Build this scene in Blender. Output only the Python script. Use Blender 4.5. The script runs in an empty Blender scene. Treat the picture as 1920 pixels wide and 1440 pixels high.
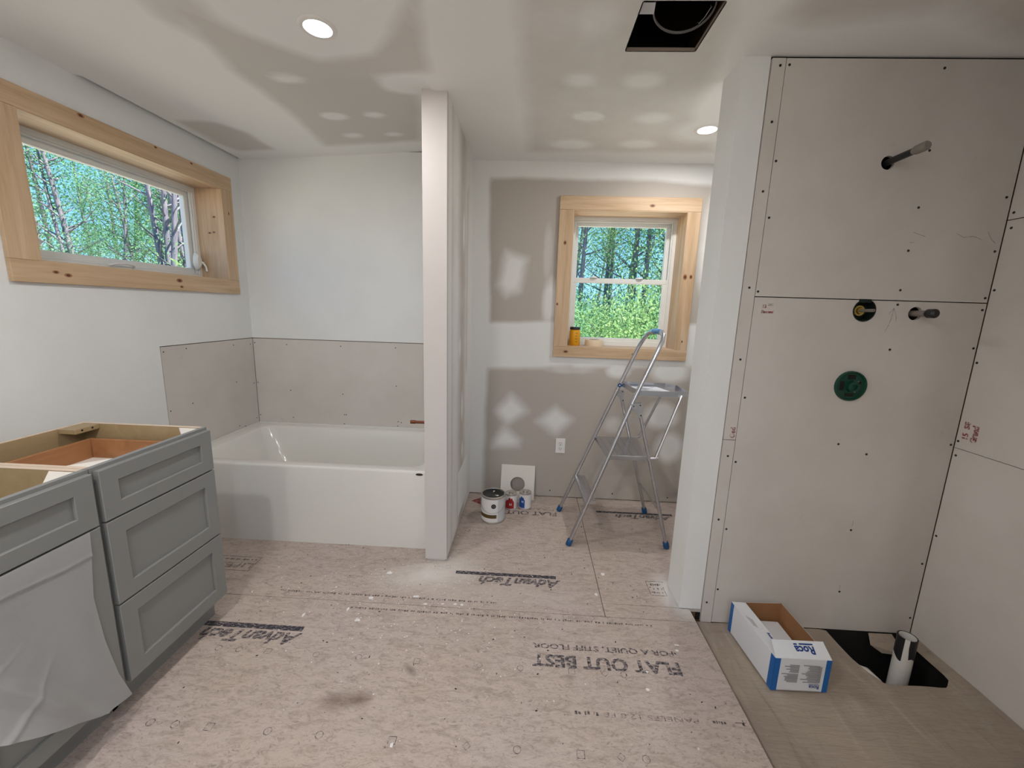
import bpy, bmesh, math, random
import numpy as np
from mathutils import Vector, Matrix
PI = math.pi
sc = bpy.context.scene
COL = sc.collection
# ------------------------------------------------------------------ camera
F, PITCH, YAW, ROLL, CH = 762.87, -0.1802, -0.0412, -0.0307, 1.4385
def cam_axes():
    cy, sy, cp, sp = math.cos(YAW), math.sin(YAW), math.cos(PITCH), math.sin(PITCH)
    fw = Vector((sy*cp, cy*cp, sp)); rt = Vector((cy, -sy, 0)); up = Vector((-sy*sp, -cy*sp, cp))
    cr, sr = math.cos(ROLL), math.sin(ROLL)
    return rt*cr - up*sr, rt*sr + up*cr, fw
r_, u_, f_ = cam_axes()
cd = bpy.data.cameras.new('camera'); cam = bpy.data.objects.new('camera', cd); COL.objects.link(cam)
cam.matrix_world = Matrix(((r_.x, u_.x, -f_.x, 0), (r_.y, u_.y, -f_.y, 0), (r_.z, u_.z, -f_.z, CH), (0, 0, 0, 1)))
cd.sensor_width = 36; cd.lens = F/1920*36; cd.clip_start = .02; cd.clip_end = 300
sc.camera = cam
# ------------------------------------------------------------------ exposure, sky, sun, lamps
sc.view_settings.view_transform = 'Standard'; sc.view_settings.look = 'None'
sc.view_settings.gamma = 1; sc.view_settings.use_curve_mapping = False
sc.view_settings.exposure = 0.66
W = bpy.data.worlds.new('sky'); sc.world = W; W.use_nodes = True
wn = W.node_tree; bg = wn.nodes['Background']
wt = wn.nodes.new('ShaderNodeTexCoord'); wsep = wn.nodes.new('ShaderNodeSeparateXYZ'); wr = wn.nodes.new('ShaderNodeValToRGB')
wn.links.new(wt.outputs['Generated'], wsep.inputs[0]); wn.links.new(wsep.outputs['Z'], wr.inputs[0]); wn.links.new(wr.outputs[0], bg.inputs[0])
els = wr.color_ramp.elements; els.new(.25)
for e_, (p_, c_) in zip(els, ((0, (.26, .52, .82)), (.25, (.12, .38, .76)), (1, (.06, .22, .58)))): e_.position = p_; e_.color = (*c_, 1)
bg.inputs[1].default_value = 1.3     # clear blue spring sky, paler towards the horizon
sd = bpy.data.lights.new('sun', 'SUN'); sun = bpy.data.objects.new('sun', sd); COL.objects.link(sun)
sd.energy = 10.5; sd.angle = .01; sd.color = (1, .96, .88)
sun.rotation_euler = Vector((.6, 0, .9)).to_track_quat('Z', 'Y').to_euler()
LAMP = 1.0
def lamp(x, y, z, power, r=.05, color=(1, .975, .965), spread=180):
    d = bpy.data.lights.new('downlight', 'AREA'); d.shape = 'DISK'; d.size = 2*r; d.energy = power*LAMP; d.color = color; d.spread = math.radians(spread)
    o = bpy.data.objects.new('downlight', d); COL.objects.link(o); o.location = (x, y, z)
    return o
LAMPS = [(-.826, 1.675, 5), (.923, 2.484, 5), (-.9, .1, 9), (-1.0, -1.1, 10), (.3, -.9, 8.5)]  # the entries behind the camera are added fill lamps
# ------------------------------------------------------------------ material helpers
def newmat(name, color=(.8, .8, .8), rough=.6, metal=0., **kw):
    m = bpy.data.materials.new(name); m.use_nodes = True
    b = m.node_tree.nodes['Principled BSDF']
    b.inputs['Base Color'].default_value = (*color, 1); b.inputs['Roughness'].default_value = rough; b.inputs['Metallic'].default_value = metal
    for k, v in kw.items(): b.inputs[k.replace('_', ' ')].default_value = v
    return m
class NT:
    def __init__(s, m): s.m = m; s.t = m.node_tree; s.b = s.t.nodes['Principled BSDF']
    def n(s, typ, **kw):
        x = s.t.nodes.new('ShaderNode'+typ)
        for k, v in kw.items(): setattr(x, k, v)
        return x
    def l(s, a, b): s.t.links.new(a, b)
    def coord(s, scale=(1, 1, 1), rot=(0, 0, 0), gen='Object'):
        tc = s.n('TexCoord'); mp = s.n('Mapping'); mp.inputs['Scale'].default_value = scale; mp.inputs['Rotation'].default_value = rot
        s.l(tc.outputs[gen], mp.inputs['Vector']); return mp.outputs[0]
    def noise(s, vec, scale, detail=4, rough=.55, dist=0):
        x = s.n('TexNoise'); s.l(vec, x.inputs['Vector']); x.inputs['Scale'].default_value = scale; x.inputs['Detail'].default_value = detail
        x.inputs['Roughness'].default_value = rough; x.inputs['Distortion'].default_value = dist; return x.outputs['Fac']
    def ramp(s, fac, stops):
        r = s.n('ValToRGB'); e = r.color_ramp.elements
        while len(e) < len(stops): e.new(.5)
        for i, (p, c) in enumerate(stops): e[i].position = p; e[i].color = (*c, 1) if len(c) == 3 else c
        s.l(fac, r.inputs[0]); return r.outputs[0]
    def mix(s, fac, a, b, mode='MIX'):
        x = s.n('MixRGB', blend_type=mode)
        for i, v in ((0, fac), (1, a), (2, b)):
            if isinstance(v, (int, float)): x.inputs[i].default_value = v
            elif isinstance(v, tuple): x.inputs[i].default_value = (*v, 1)
            else: s.l(v, x.inputs[i])
        return x.outputs[0]
    def math(s, op, a, b=0.):
        x = s.n('Math', operation=op)
        for i, v in ((0, a), (1, b)):
            if isinstance(v, (int, float)): x.inputs[i].default_value = v
            else: s.l(v, x.inputs[i])
        return x.outputs[0]
    def color(s, c): s.l(c, s.b.inputs['Base Color']); return s
    def bump(s, h, strength=.2, dist=.002):
        x = s.n('Bump'); x.inputs['Strength'].default_value = strength; x.inputs['Distance'].default_value = dist
        s.l(h, x.inputs['Height']); s.l(x.outputs[0], s.b.inputs['Normal']); return s
def lin(r, g, b):
    f = lambda c: ((c/255+.055)/1.055)**2.4 if c/255 > .04045 else c/255/12.92
    return (f(r), f(g), f(b))
M = {}
def drywall_mat(name, mud, bare, use_attr=True, fac=0.):
    m = newmat(name, mud, .75); t = NT(m); v = t.coord()
    n1 = t.noise(v, 3.5, 5, .6); n2 = t.noise(v, 60, 3)
    if use_attr:
        a = t.n('Attribute'); a.attribute_name = 'mud'
        f = t.math('ADD', a.outputs['Fac'], t.math('MULTIPLY', t.math('SUBTRACT', n1, .5), .55))
        f = t.ramp(f, [(.18, (0, 0, 0)), (.8, (1, 1, 1))])
        c = t.mix(f, bare, mud)
    else:
        c = t.mix(t.ramp(n1, [(.35, (0, 0, 0)), (.65, (1, 1, 1))]), tuple(x*.965 for x in mud), mud)
    t.color(c).bump(n2, .08); return m
M['mud'] = drywall_mat('taped_drywall', lin(243, 243, 241), lin(214, 211, 205))
M['mudwall'] = drywall_mat('taped_wall', lin(230, 229, 226), lin(184, 176, 167))
M['paint'] = drywall_mat('primed_wall', lin(236, 237, 235), lin(236, 237, 235), False)
M['paintwarm'] = drywall_mat('primed_wall_post', lin(212, 206, 202), lin(212, 206, 202), False)
def board_mat():
    m = newmat('gypsum_backer', lin(214, 208, 201), .85); t = NT(m); v = t.coord()
    n = t.noise(v, 2.2, 5, .6); sp = t.noise(v, 14, 6, .7)
    c = t.mix(t.ramp(n, [(.3, (0, 0, 0)), (.7, (1, 1, 1))]), lin(206, 199, 191), lin(217, 211, 205))
    c = t.mix(t.ramp(sp, [(.66, (0, 0, 0)), (.8, (.35, .35, .35))]), c, lin(165, 155, 145))
    t.color(c).bump(t.noise(v, 220, 2), .05); return m
M['board'] = board_mat()
M['core'] = newmat('board_edge', lin(150, 135, 125), .9)
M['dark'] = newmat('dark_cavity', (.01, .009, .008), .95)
M['stud'] = newmat('framing_wood', lin(120, 90, 60), .8)
def osb_mat():
    m = newmat('subfloor_osb', lin(170, 152, 138), .62); t = NT(m)
    va = t.coord((11, 32, 10), (0, 0, .12)); vb = t.coord((30, 80, 10), (0, 0, -.25)); v = t.coord()
    big = t.noise(v, 1.6, 4, .6)
    a = t.noise(va, 1, 6, .65, 1.2); b = t.noise(vb, 1, 5, .7, 1.5)
    base = t.mix(t.ramp(big, [(.3, (0, 0, 0)), (.7, (1, 1, 1))]), lin(189, 173, 160), lin(192, 178, 172))
    c = t.mix(t.ramp(a, [(.33, (.5, .5, .5)), (.55, (0, 0, 0))]), base, lin(142, 126, 113))
    c = t.mix(t.ramp(b, [(.28, (.55, .55, .55)), (.40, (0, 0, 0))]), c, lin(118, 102, 90))
    c = t.mix(t.ramp(b, [(.62, (0, 0, 0)), (.75, (.6, .6, .6))]), c, lin(206, 192, 178))
    vc = t.coord((26, 60, 10), (0, 0, .5)); k_ = t.noise(vc, 1, 6, .75, 2.2)
    c = t.mix(t.ramp(k_, [(.36, (.5, .5, .5)), (.47, (0, 0, 0))]), c, lin(112, 97, 86))
    c = t.mix(t.ramp(k_, [(.55, (0, 0, 0)), (.68, (.45, .45, .45))]), c, lin(212, 202, 192))
    f = t.noise(v, 90, 4, .7)
    c = t.mix(t.ramp(f, [(.62, (0, 0, 0)), (.74, (.5, .5, .5))]), c, lin(110, 92, 80))
    spk = t.noise(v, 33, 2, .5)
    c = t.mix(t.ramp(spk, [(.76, (0, 0, 0)), (.79, (.9, .9, .9))]), c, lin(225, 220, 212))
    # grime where boots dragged: two brown smudges, and drywall dust at the post foot and wing wall
    def blob(x, y, rx, ry, ang=0):
        q = t.coord((1, 1, 0)); mp = t.n('Mapping', vector_type='TEXTURE'); mp.inputs['Location'].default_value = (x, y, 0); mp.inputs['Rotation'].default_value = (0, 0, ang); mp.inputs['Scale'].default_value = (rx, ry, 1)
        t.l(q, mp.inputs[0]); g = t.n('TexGradient', gradient_type='SPHERICAL'); t.l(mp.outputs[0], g.inputs[0]); return g.outputs['Fac']
    n5 = t.noise(v, 9, 5, .7)
    for (x, y, rx, ry, an, col, k) in [(-.50, 1.99, .34, .16, .3, lin(222, 218, 213), 1.0), (.81, 1.92, .13, .22, .2, lin(224, 222, 220), 1.5), (-.66, 1.24, .09, .05, 0, lin(104, 84, 70), 1.0), (-.58, 1.25, .06, .04, 0, lin(104, 84, 70), 1.0), (-.43, 1.385, .05, .022, -.7, lin(105, 88, 78), .9), (-.1, 1.85, .5, .1, 0, lin(205, 198, 190), .5), (-.37, 2.05, .2, .3, 0, lin(214, 208, 202), .5)]:
        g = t.math('MULTIPLY', blob(x, y, rx, ry, an), t.math('ADD', n5, .25)); c = t.mix(t.math('MULTIPLY', g, k), c, col)
    t.color(c).bump(a, .25, .002); return m
M['osb'] = osb_mat()
def pine_mat(name, axis, warm=1.):
    m = newmat(name, lin(205, 172, 132), .5); t = NT(m)
    s = [22, 22, 22]; s[axis] = 1.6
    v = t.coord(tuple(s)); n = t.noise(v, 1, 4, .6, .6)
    s2 = [90, 90, 90]; s2[axis] = 3
    n2 = t.noise(t.coord(tuple(s2)), 1, 3, .5)
    c = t.mix(t.ramp(n, [(.35, (0, 0, 0)), (.65, (1, 1, 1))]), lin(192, 160, 124), lin(214, 186, 154))
    c = t.mix(t.ramp(n2, [(.5, (0, 0, 0)), (.8, (.3, .3, .3))]), c, lin(165, 124, 84))
    t.color(c); return m
for i, a in enumerate('xyz'): M['pine'+a] = pine_mat('pine_'+a, i)
M['knot'] = newmat('knot_wood', lin(92, 54, 34), .5)
M['knot2'] = newmat('knot_ring', lin(165, 118, 80), .5)
M['vinyl'] = newmat('white_vinyl', lin(235, 236, 232), .35)
M['glass'] = newmat('window_glass', (1, 1, 1), 0, Transmission_Weight=1.0, IOR=1.01)
M['tub'] = newmat('tub_acrylic', lin(228, 226, 220), .14, Coat_Weight=.3)
M['apron'] = M['tub']
M['black'] = newmat('black_plastic', (.012, .012, .013), .45)
M['oval'] = newmat('badge_metal', lin(70, 60, 50), .35, .6)
M['copper'] = newmat('copper', lin(128, 74, 54), .4, .8)
M['steel'] = newmat('galvanized', lin(190, 190, 190), .3, .9)
M['screw'] = newmat('screw_head', (.015, .013, .012), .6)
M['gray'] = newmat('gray_cabinet_paint', lin(134, 135, 133), .38)
def wood_mat(name, c1, c2, ax=1, sc_=14, rough=.45):
    m = newmat(name, c1, rough); t = NT(m); s = [sc_]*3; s[ax] = 2.
    n = t.noise(t.coord(tuple(s)), 1, 4, .6, .8); t.color(t.mix(t.ramp(n, [(.35, (0, 0, 0)), (.65, (1, 1, 1))]), c1, c2)); return m
M['birch'] = wood_mat('maple_drawer', lin(152, 104, 66), lin(174, 124, 84))
M['ply'] = wood_mat('cabinet_ply', lin(162, 140, 104), lin(172, 150, 114))
M['plyedge'] = newmat('panel_top_edge', lin(215, 195, 175), .6)
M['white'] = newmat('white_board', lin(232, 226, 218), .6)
M['alu'] = newmat('ladder_aluminium', lin(200, 200, 204), .27, 1.0)
NT(M['alu']).bump(NT(M['alu']).noise(NT(M['alu']).coord(), 40, 3), .05)
M['blue'] = newmat('blue_plastic', lin(20, 78, 128), .45)
M['bluelt'] = newmat('blue_handle', lin(96, 148, 196), .4)
M['ink'] = newmat('printed_ink_dark', lin(60, 62, 72), .6)
M['paper'] = newmat('paper', lin(228, 230, 234), .7)
M['plate'] = newmat('outlet_white', lin(240, 238, 234), .35)
M['pvc'] = newmat('white_pvc', lin(225, 222, 215), .4)
M['green'] = newmat('valve_guard_green', lin(8, 66, 50), .5)
M['greendk'] = newmat('valve_guard_dark', lin(8, 30, 24), .6)
M['brass'] = newmat('valve_brass', lin(200, 175, 95), .35, .8)
M['greypl'] = newmat('grey_cap', lin(130, 122, 114), .5)
M['red'] = newmat('red_print', lin(168, 62, 58), .7)
M['kraft'] = wood_mat('brown_cardboard', lin(148, 104, 66), lin(160, 115, 76), 0, 6, .85)
M['boxwhite'] = newmat('white_carton', lin(226, 228, 232), .5)
M['boxblue'] = newmat('blue_carton', lin(20, 98, 172), .45)
M['txtgrey'] = newmat('label_grey', lin(150, 148, 150), .6)
M['yellow'] = newmat('amber_plastic', lin(240, 172, 20), .4, Transmission_Weight=.15)
M['tape'] = newmat('masking_tape', lin(235, 215, 185), .6, Subsurface_Weight=.15)
M['labelred'] = newmat('label_red', lin(170, 30, 35), .5)
M['labelblue'] = newmat('label_blue', lin(25, 80, 160), .5)
M['labelbrown'] = newmat('label_brown', lin(92, 70, 30), .5)
M['labelgrey'] = newmat('label_panel', lin(205, 206, 208), .5)
M['tin'] = newmat('tin_metal', lin(200, 198, 192), .3, .85)
M['canwhite'] = newmat('can_white', lin(232, 230, 228), .4)
M['lidblack'] = newmat('paint_lid', (.008, .01, .01), .25)
def ink_mat(name, col, dens=.75):
    m = newmat(name, col, .7); t = NT(m); n = t.noise(t.coord((60, 120, 60)), 1, 4, .7)
    a = t.ramp(n, [(.36, (0, 0, 0)), (.6, (dens, dens, dens))]); t.l(a, t.b.inputs['Alpha']); return m
M['fink'] = ink_mat('floor_ink', lin(62, 62, 76), .85)
M['fink2'] = ink_mat('floor_ink_faint', lin(78, 72, 74), .55)
M['rink'] = ink_mat('red_stamp', lin(150, 50, 50), .8)
M['pencil'] = ink_mat('pencil_grey', lin(105, 100, 104), .5)
def membrane_mat():
    m = newmat('membrane_sheet', lin(150, 138, 122), .6); t = NT(m); v = t.coord()
    n = t.noise(v, 3, 5, .6); c = t.mix(t.ramp(n, [(.3, (0, 0, 0)), (.7, (1, 1, 1))]), lin(150, 136, 124), lin(172, 158, 142))
    d = t.noise(v, 26, 5, .75); c = t.mix(t.ramp(d, [(.6, (0, 0, 0)), (.85, (.4, .4, .4))]), c, lin(196, 186, 170))
    st_ = t.noise(t.coord((9, 1.6, 3), (0, 0, .5)), 1, 5, .65, 1.5)
    c = t.mix(t.ramp(st_, [(.56, (0, 0, 0)), (.74, (.55, .55, .55))]), c, lin(190, 180, 168)); c = t.mix(t.ramp(st_, [(.3, (.5, .5, .5)), (.44, (0, 0, 0))]), c, lin(118, 106, 94))
    t.color(c).bump(t.noise(t.coord((2, 9, 2)), 2, 4, .6), .8, .015); return m
M['membrane'] = membrane_mat()
def plastic_mat():
    m = bpy.data.materials.new('frosted_poly_sheet'); m.use_nodes = True; t = m.node_tree; b = t.nodes['Principled BSDF']
    b.inputs['Base Color'].default_value = (*lin(196, 197, 197), 1); b.inputs['Roughness'].default_value = .3
    tr = t.nodes.new('ShaderNodeBsdfTransparent'); tl = t.nodes.new('ShaderNodeBsdfTranslucent'); tl.inputs[0].default_value = (.7, .7, .7, 1)
    m1 = t.nodes.new('ShaderNodeMixShader'); m2 = t.nodes.new('ShaderNodeMixShader'); m1.inputs[0].default_value = .25; m2.inputs[0].default_value = .2
    t.links.new(b.outputs[0], m1.inputs[1]); t.links.new(tl.outputs[0], m1.inputs[2]); t.links.new(m1.outputs[0], m2.inputs[1]); t.links.new(tr.outputs[0], m2.inputs[2])
    t.links.new(m2.outputs[0], t.nodes['Material Output'].inputs[0])
    q = NT(m); q.bump(q.noise(q.coord((6, 3, 3)), 3, 5, .6), .35, .01); return m
M['poly'] = plastic_mat()
M['trim_e'] = newmat('light_trim', lin(236, 232, 228), .4)
e = newmat('led_diffuser', (1, 1, 1), .5); e.node_tree.nodes['Principled BSDF'].inputs['Emission Color'].default_value = (1, .97, .93, 1); e.node_tree.nodes['Principled BSDF'].inputs['Emission Strength'].default_value = 3.0
M['led'] = e
def leaf_mat(name, c):
    m = bpy.data.materials.new(name); m.use_nodes = True; t = m.node_tree; t.nodes.remove(t.nodes['Principled BSDF'])
    d = t.nodes.new('ShaderNodeBsdfDiffuse'); tl = t.nodes.new('ShaderNodeBsdfTranslucent'); mx = t.nodes.new('ShaderNodeMixShader'); mx.inputs[0].default_value = .5
    tc = t.nodes.new('ShaderNodeTexCoord'); nz = t.nodes.new('ShaderNodeTexNoise'); nz.inputs['Scale'].default_value = .9; rp = t.nodes.new('ShaderNodeValToRGB')
    t.links.new(tc.outputs['Object'], nz.inputs['Vector']); t.links.new(nz.outputs['Fac'], rp.inputs[0])
    rp.color_ramp.elements[0].position = .35; rp.color_ramp.elements[0].color = (*[x*.6 for x in c], 1); rp.color_ramp.elements[1].position = .65; rp.color_ramp.elements[1].color = (*c, 1)
    for s in (d, tl): t.links.new(rp.outputs[0], s.inputs[0])
    t.links.new(d.outputs[0], mx.inputs[1]); t.links.new(tl.outputs[0], mx.inputs[2]); t.links.new(mx.outputs[0], t.nodes['Material Output'].inputs[0]); return m
M['leaf'] = leaf_mat('leaves_spring', lin(160, 196, 132)); M['leaf2'] = leaf_mat('leaves_cool', lin(142, 192, 150)); M['leaf3'] = leaf_mat('leaves_mid', lin(116, 164, 118))
M['bark'] = wood_mat('bark', lin(92, 90, 104), lin(128, 122, 128), 2, 12, .9)
M['pale_ground'] = newmat('bounce_ground', lin(196, 186, 164), .9)  # unseen ground, colour kept pale to bounce sunlight up onto the ceiling
# ------------------------------------------------------------------ object helpers
ORG = {}
def link(name, me, mat, parent=None, org=None):
    """org: world origin of a top-level thing; verts are given in world coordinates"""
    o = bpy.data.objects.new(name, me)
    if mat is not None and not me.materials: me.materials.append(M[mat] if isinstance(mat, str) else mat)
    COL.objects.link(o)
    if parent is not None:
        o.parent = parent; w = ORG[parent.name]
    else: w = Vector(org) if org else Vector((0, 0, 0))
    if w.length: me.transform(Matrix.Translation(-w))
    if parent is None: o.location = w
    ORG[o.name] = w
    return o
def empty(name, loc, label, cat, group=None):
    o = bpy.data.objects.new(name, None); COL.objects.link(o); o.location = loc; o.empty_display_size = .05; ORG[o.name] = Vector(loc)
    return tag(o, label, cat, group)
def tag(o, label, cat, group=None):
    o['label'] = label; o['category'] = cat
    if group: o['group'] = group
    return o
def struct(o): o['kind'] = 'structure'; return o
def smooth(me, ang=40):
    me.polygons.foreach_set('use_smooth', [True]*len(me.polygons))
    bm = bmesh.new(); bm.from_mesh(me); a = math.radians(ang)
    for e in bm.edges:
        if len(e.link_faces) == 2 and e.calc_face_angle(0) > a: e.smooth = False
    bm.to_mesh(me); bm.free()
def bm_to(name, bm, mat, parent=None, org=None, sm=0, recalc=True):
    if recalc: bmesh.ops.recalc_face_normals(bm, faces=bm.faces)
    me = bpy.data.meshes.new(name); bm.to_mesh(me); bm.free()
    if sm: smooth(me, sm)
    return link(name, me, mat, parent, org)
def add_box(bm, x0, x1, y0, y1, z0, z1, bev=0, seg=1, mtx=None):
    x0, x1 = sorted((x0, x1)); y0, y1 = sorted((y0, y1)); z0, z1 = sorted((z0, z1))
    vs = [bm.verts.new(p) for p in ((x0,y0,z0),(x1,y0,z0),(x1,y1,z0),(x0,y1,z0),(x0,y0,z1),(x1,y0,z1),(x1,y1,z1),(x0,y1,z1))]
    fs = [bm.faces.new([vs[i] for i in f]) for f in ((0,3,2,1),(4,5,6,7),(0,1,5,4),(1,2,6,5),(2,3,7,6),(3,0,4,7))]
    if bev:
        es = list({e for f in fs for e in f.edges}); r = bmesh.ops.bevel(bm, geom=es, offset=bev, segments=seg, profile=.7, affect='EDGES')
        vs = list({v for f in r['faces'] for v in f.verts} | {v for v in vs if v.is_valid})
    if mtx is not None: bmesh.ops.transform(bm, matrix=mtx, verts=vs)
    return vs
def box(name, x0, x1, y0, y1, z0, z1, mat, parent=None, bev=0, seg=1, org=None, sm=0):
    bm = bmesh.new(); add_box(bm, x0, x1, y0, y1, z0, z1, bev, seg); return bm_to(name, bm, mat, parent, org, sm)
def boxes(name, lst, mat, parent=None, bev=0, org=None):
    bm = bmesh.new()
    for b in lst: add_box(bm, *b, bev)
    return bm_to(name, bm, mat, parent, org)
def frames(pts):
    pts = [Vector(p) for p in pts]; T = []
    for i in range(len(pts)):
        a = pts[max(i-1, 0)]; b = pts[min(i+1, len(pts)-1)]; T.append((b-a).normalized())
    n = Vector((0, 0, 1)) if abs(T[0].z) < .9 else Vector((0, 1, 0))
    n = (n - T[0]*n.dot(T[0])).normalized(); N = [n]
    for i in range(1, len(pts)):
        n = N[-1] - T[i]*N[-1].dot(T[i]); N.append(n.normalized())
    return pts, T, N
def add_tube(bm, pts, r, seg=10, cap=True, ry=None, rings=None):
    pts, T, N = frames(pts); R = []
    for i, p in enumerate(pts):
        rr = r[i] if isinstance(r, (list, tuple)) else r; r2 = (ry if ry is not None else rr)
        B = T[i].cross(N[i]); R.append([bm.verts.new(p + N[i]*(rr*math.cos(2*PI*k/seg)) + B*(r2*math.sin(2*PI*k/seg))) for k in range(seg)])
    for i in range(len(R)-1):
        for k in range(seg): bm.faces.new((R[i][k], R[i][(k+1) % seg], R[i+1][(k+1) % seg], R[i+1][k]))
    if cap: bm.faces.new(R[0][::-1]); bm.faces.new(R[-1])
def tube(name, pts, r, mat, parent=None, seg=12, org=None, cap=True, ry=None, sm=40):
    bm = bmesh.new(); add_tube(bm, pts, r, seg, cap, ry); return bm_to(name, bm, mat, parent, org, sm)
def add_lathe(bm, prof, c, seg=32, axis=(0, 0, 1), close=False):
    """prof: list of (radius, height) along axis from centre c"""
    q = Vector((0, 0, 1)).rotation_difference(Vector(axis).normalized()).to_matrix(); c = Vector(c); R = []
    for (r, h) in prof:
        if r < 1e-6: R.append([bm.verts.new(c + q @ Vector((0, 0, h)))])
        else: R.append([bm.verts.new(c + q @ Vector((r*math.cos(2*PI*k/seg), r*math.sin(2*PI*k/seg), h))) for k in range(seg)])
    for i in range(len(R)-1 + (1 if close else 0)):
        A, B = R[i], R[(i+1) % len(R)]
        for k in range(seg):
            k2 = (k+1) % seg
            if len(A) == 1 and len(B) == 1: continue
            if len(A) == 1: bm.faces.new((A[0], B[k2], B[k]))
            elif len(B) == 1: bm.faces.new((A[k], A[k2], B[0]))
            else: bm.faces.new((A[k], A[k2], B[k2], B[k]))
def lathe(name, prof, c, mat, parent=None, seg=32, axis=(0, 0, 1), org=None, sm=40, close=False):
    bm = bmesh.new(); add_lathe(bm, prof, c, seg, axis, close); return bm_to(name, bm, mat, parent, org, sm)
def prism(name, pts, vec, mat, parent=None, org=None, sm=0):
    bm = bmesh.new(); v = [bm.verts.new(p) for p in pts]; f = bm.faces.new(v)
    r = bmesh.ops.extrude_face_region(bm, geom=[f]); bmesh.ops.translate(bm, vec=Vector(vec), verts=[g for g in r['geom'] if isinstance(g, bmesh.types.BMVert)])
    return bm_to(name, bm, mat, parent, org, sm)
FONT_CACHE = {}
def text(name, s, size, mtx, mat, parent=None, bold=0., ext=.0003, sx=1., shear=0., org=None, width=None):
    cu = bpy.data.curves.new(name, 'FONT'); cu.body = s; cu.size = size; cu.extrude = ext; cu.offset = bold; cu.shear = shear; cu.resolution_u = 3
    o = bpy.data.objects.new(name, cu); COL.objects.link(o)
    me = bpy.data.meshes.new_from_object(o.evaluated_get(bpy.context.evaluated_depsgraph_get())); bpy.data.objects.remove(o); bpy.data.curves.remove(cu)
    me.name = name; me.materials.clear()
    xs = [v.co.x for v in me.vertices] or [0]
    if width: sx = width/(max(xs)-min(xs))
    me.transform(Matrix.Translation((-min(xs), 0, 0))); me.transform(Matrix.Diagonal((sx, 1, 1, 1))); me.transform(mtx)
    return link(name, me, mat, parent, org)
def basis(o, x, y):
    x = Vector(x).normalized(); y = Vector(y).normalized(); z = x.cross(y)
    return Matrix(((x.x, y.x, z.x, o[0]), (x.y, y.y, z.y, o[1]), (x.z, y.z, z.z, o[2]), (0, 0, 0, 1)))
# soft masks ---------------------------------------------------------------
def sd_poly(px, py, poly):
    P_ = np.array(poly); d = np.full(px.shape, 1e9); inside = np.zeros(px.shape, bool); n = len(P_)
    for i in range(n):
        a = P_[i]; b = P_[(i+1) % n]; e = b-a; t = np.clip(((px-a[0])*e[0]+(py-a[1])*e[1])/(e@e+1e-12), 0, 1)
        d = np.minimum(d, np.hypot(px-a[0]-t*e[0], py-a[1]-t*e[1]))
        c = ((a[1] > py) != (b[1] > py)) & (px < (b[0]-a[0])*(py-a[1])/(b[1]-a[1]+1e-12)+a[0]); inside ^= c
    return np.where(inside, -d, d)
def soft(d, w): return np.clip(.5-d/w, 0, 1)
def ell(px, py, x, y, rx, ry, w=.6): return np.clip((1-np.hypot((px-x)/rx, (py-y)/ry))/w, 0, 1)
def grid(name, us, vs, fn, mask, skip, mat, parent=None, org=None):
    """plane of cells over u,v ; fn(u,v)->world ; mask(U,V)->attribute ; skip=(u0,u1,v0,v1)"""
    U, V = np.meshgrid(us, vs, indexing='ij'); pts = [fn(u, v) for u, v in zip(U.ravel(), V.ravel())]
    nv = len(vs); fs = []
    for i in range(len(us)-1):
        for j in range(nv-1):
            cu, cv = (us[i]+us[i+1])/2, (vs[j]+vs[j+1])/2
            if skip and skip[0] < cu < skip[1] and skip[2] < cv < skip[3]: continue
            fs.append((i*nv+j, (i+1)*nv+j, (i+1)*nv+j+1, i*nv+j+1))
    me = bpy.data.meshes.new(name); me.from_pydata(pts, [], fs)
    a = me.color_attributes.new('mud', 'FLOAT_COLOR', 'POINT'); m = np.clip(mask(U, V), 0, 1).ravel()
    a.data.foreach_set('color', np.stack([m, m, m, np.ones_like(m)], 1).ravel().astype(np.float32))
    me.update(); return link(name, me, mat, parent, org)
def rng(a, b, step, extra=()):
    n = max(1, int(round((b-a)/step))); return np.unique(np.round(np.concatenate([np.linspace(a, b, n+1), list(extra)]), 5))
# ------------------------------------------------------------------ room dimensions
XL, XR, YB, YB2, H = -2.135, 1.905, 3.049, 3.006, 2.44
XP0, XP1, YP = -.558, -.433, 2.106
XW, YW, YW1 = .790, 1.826, 2.0025
YR = -1.6; T = .2; ZT = 2.95; ZM = -.06; XM = .844
S = .013
# ---- ceiling
def ceil_z(x, y):
    if x < -.495 and y > 2.0: return H + .085*((x-XL)/1.577)**1.3*min(1, (y-2.0)/.9)
    return H
A = [(-1.3,1.50),(-1.179,1.618),(-1.129,1.692),(-1.041,1.773),(-.925,1.871),(-.682,1.822),(-.557,1.689),(-.462,1.551),(-.40,1.4),(-.42,1.55),(-.455,1.752),(-.48,1.95),(-.56,1.968),(-.72,2.0),(-.72,2.12),(-.571,2.142),(-.65,2.5),(-.765,2.86),(-1.418,2.885),(-1.36,2.454),(-1.36,1.966),(-1.33,1.792)]
A0 = [(-1.35,1.2),(-1.40,1.62),(-1.33,1.8),(-1.2,1.80),(-1.08,1.73),(-1.16,1.6),(-1.12,1.2)]
B = [(-.116,1.3),(-.097,1.75),(-.082,2.038),(-.065,2.856),(1.113,2.81),(1.0,2.6),(.80,2.3),(.76,2.0),(.72,1.85),(.63,1.539),(.62,1.2)]
C = [(-2.06,2.45),(-1.853,2.469),(-1.767,2.62),(-1.769,2.899),(-2.027,2.909),(-2.075,2.748)]
R_ = [(.83,1.0),(.80,1.62),(.92,1.66),(1.3,1.60),(1.88,1.80),(1.9,1.0)]
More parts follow.
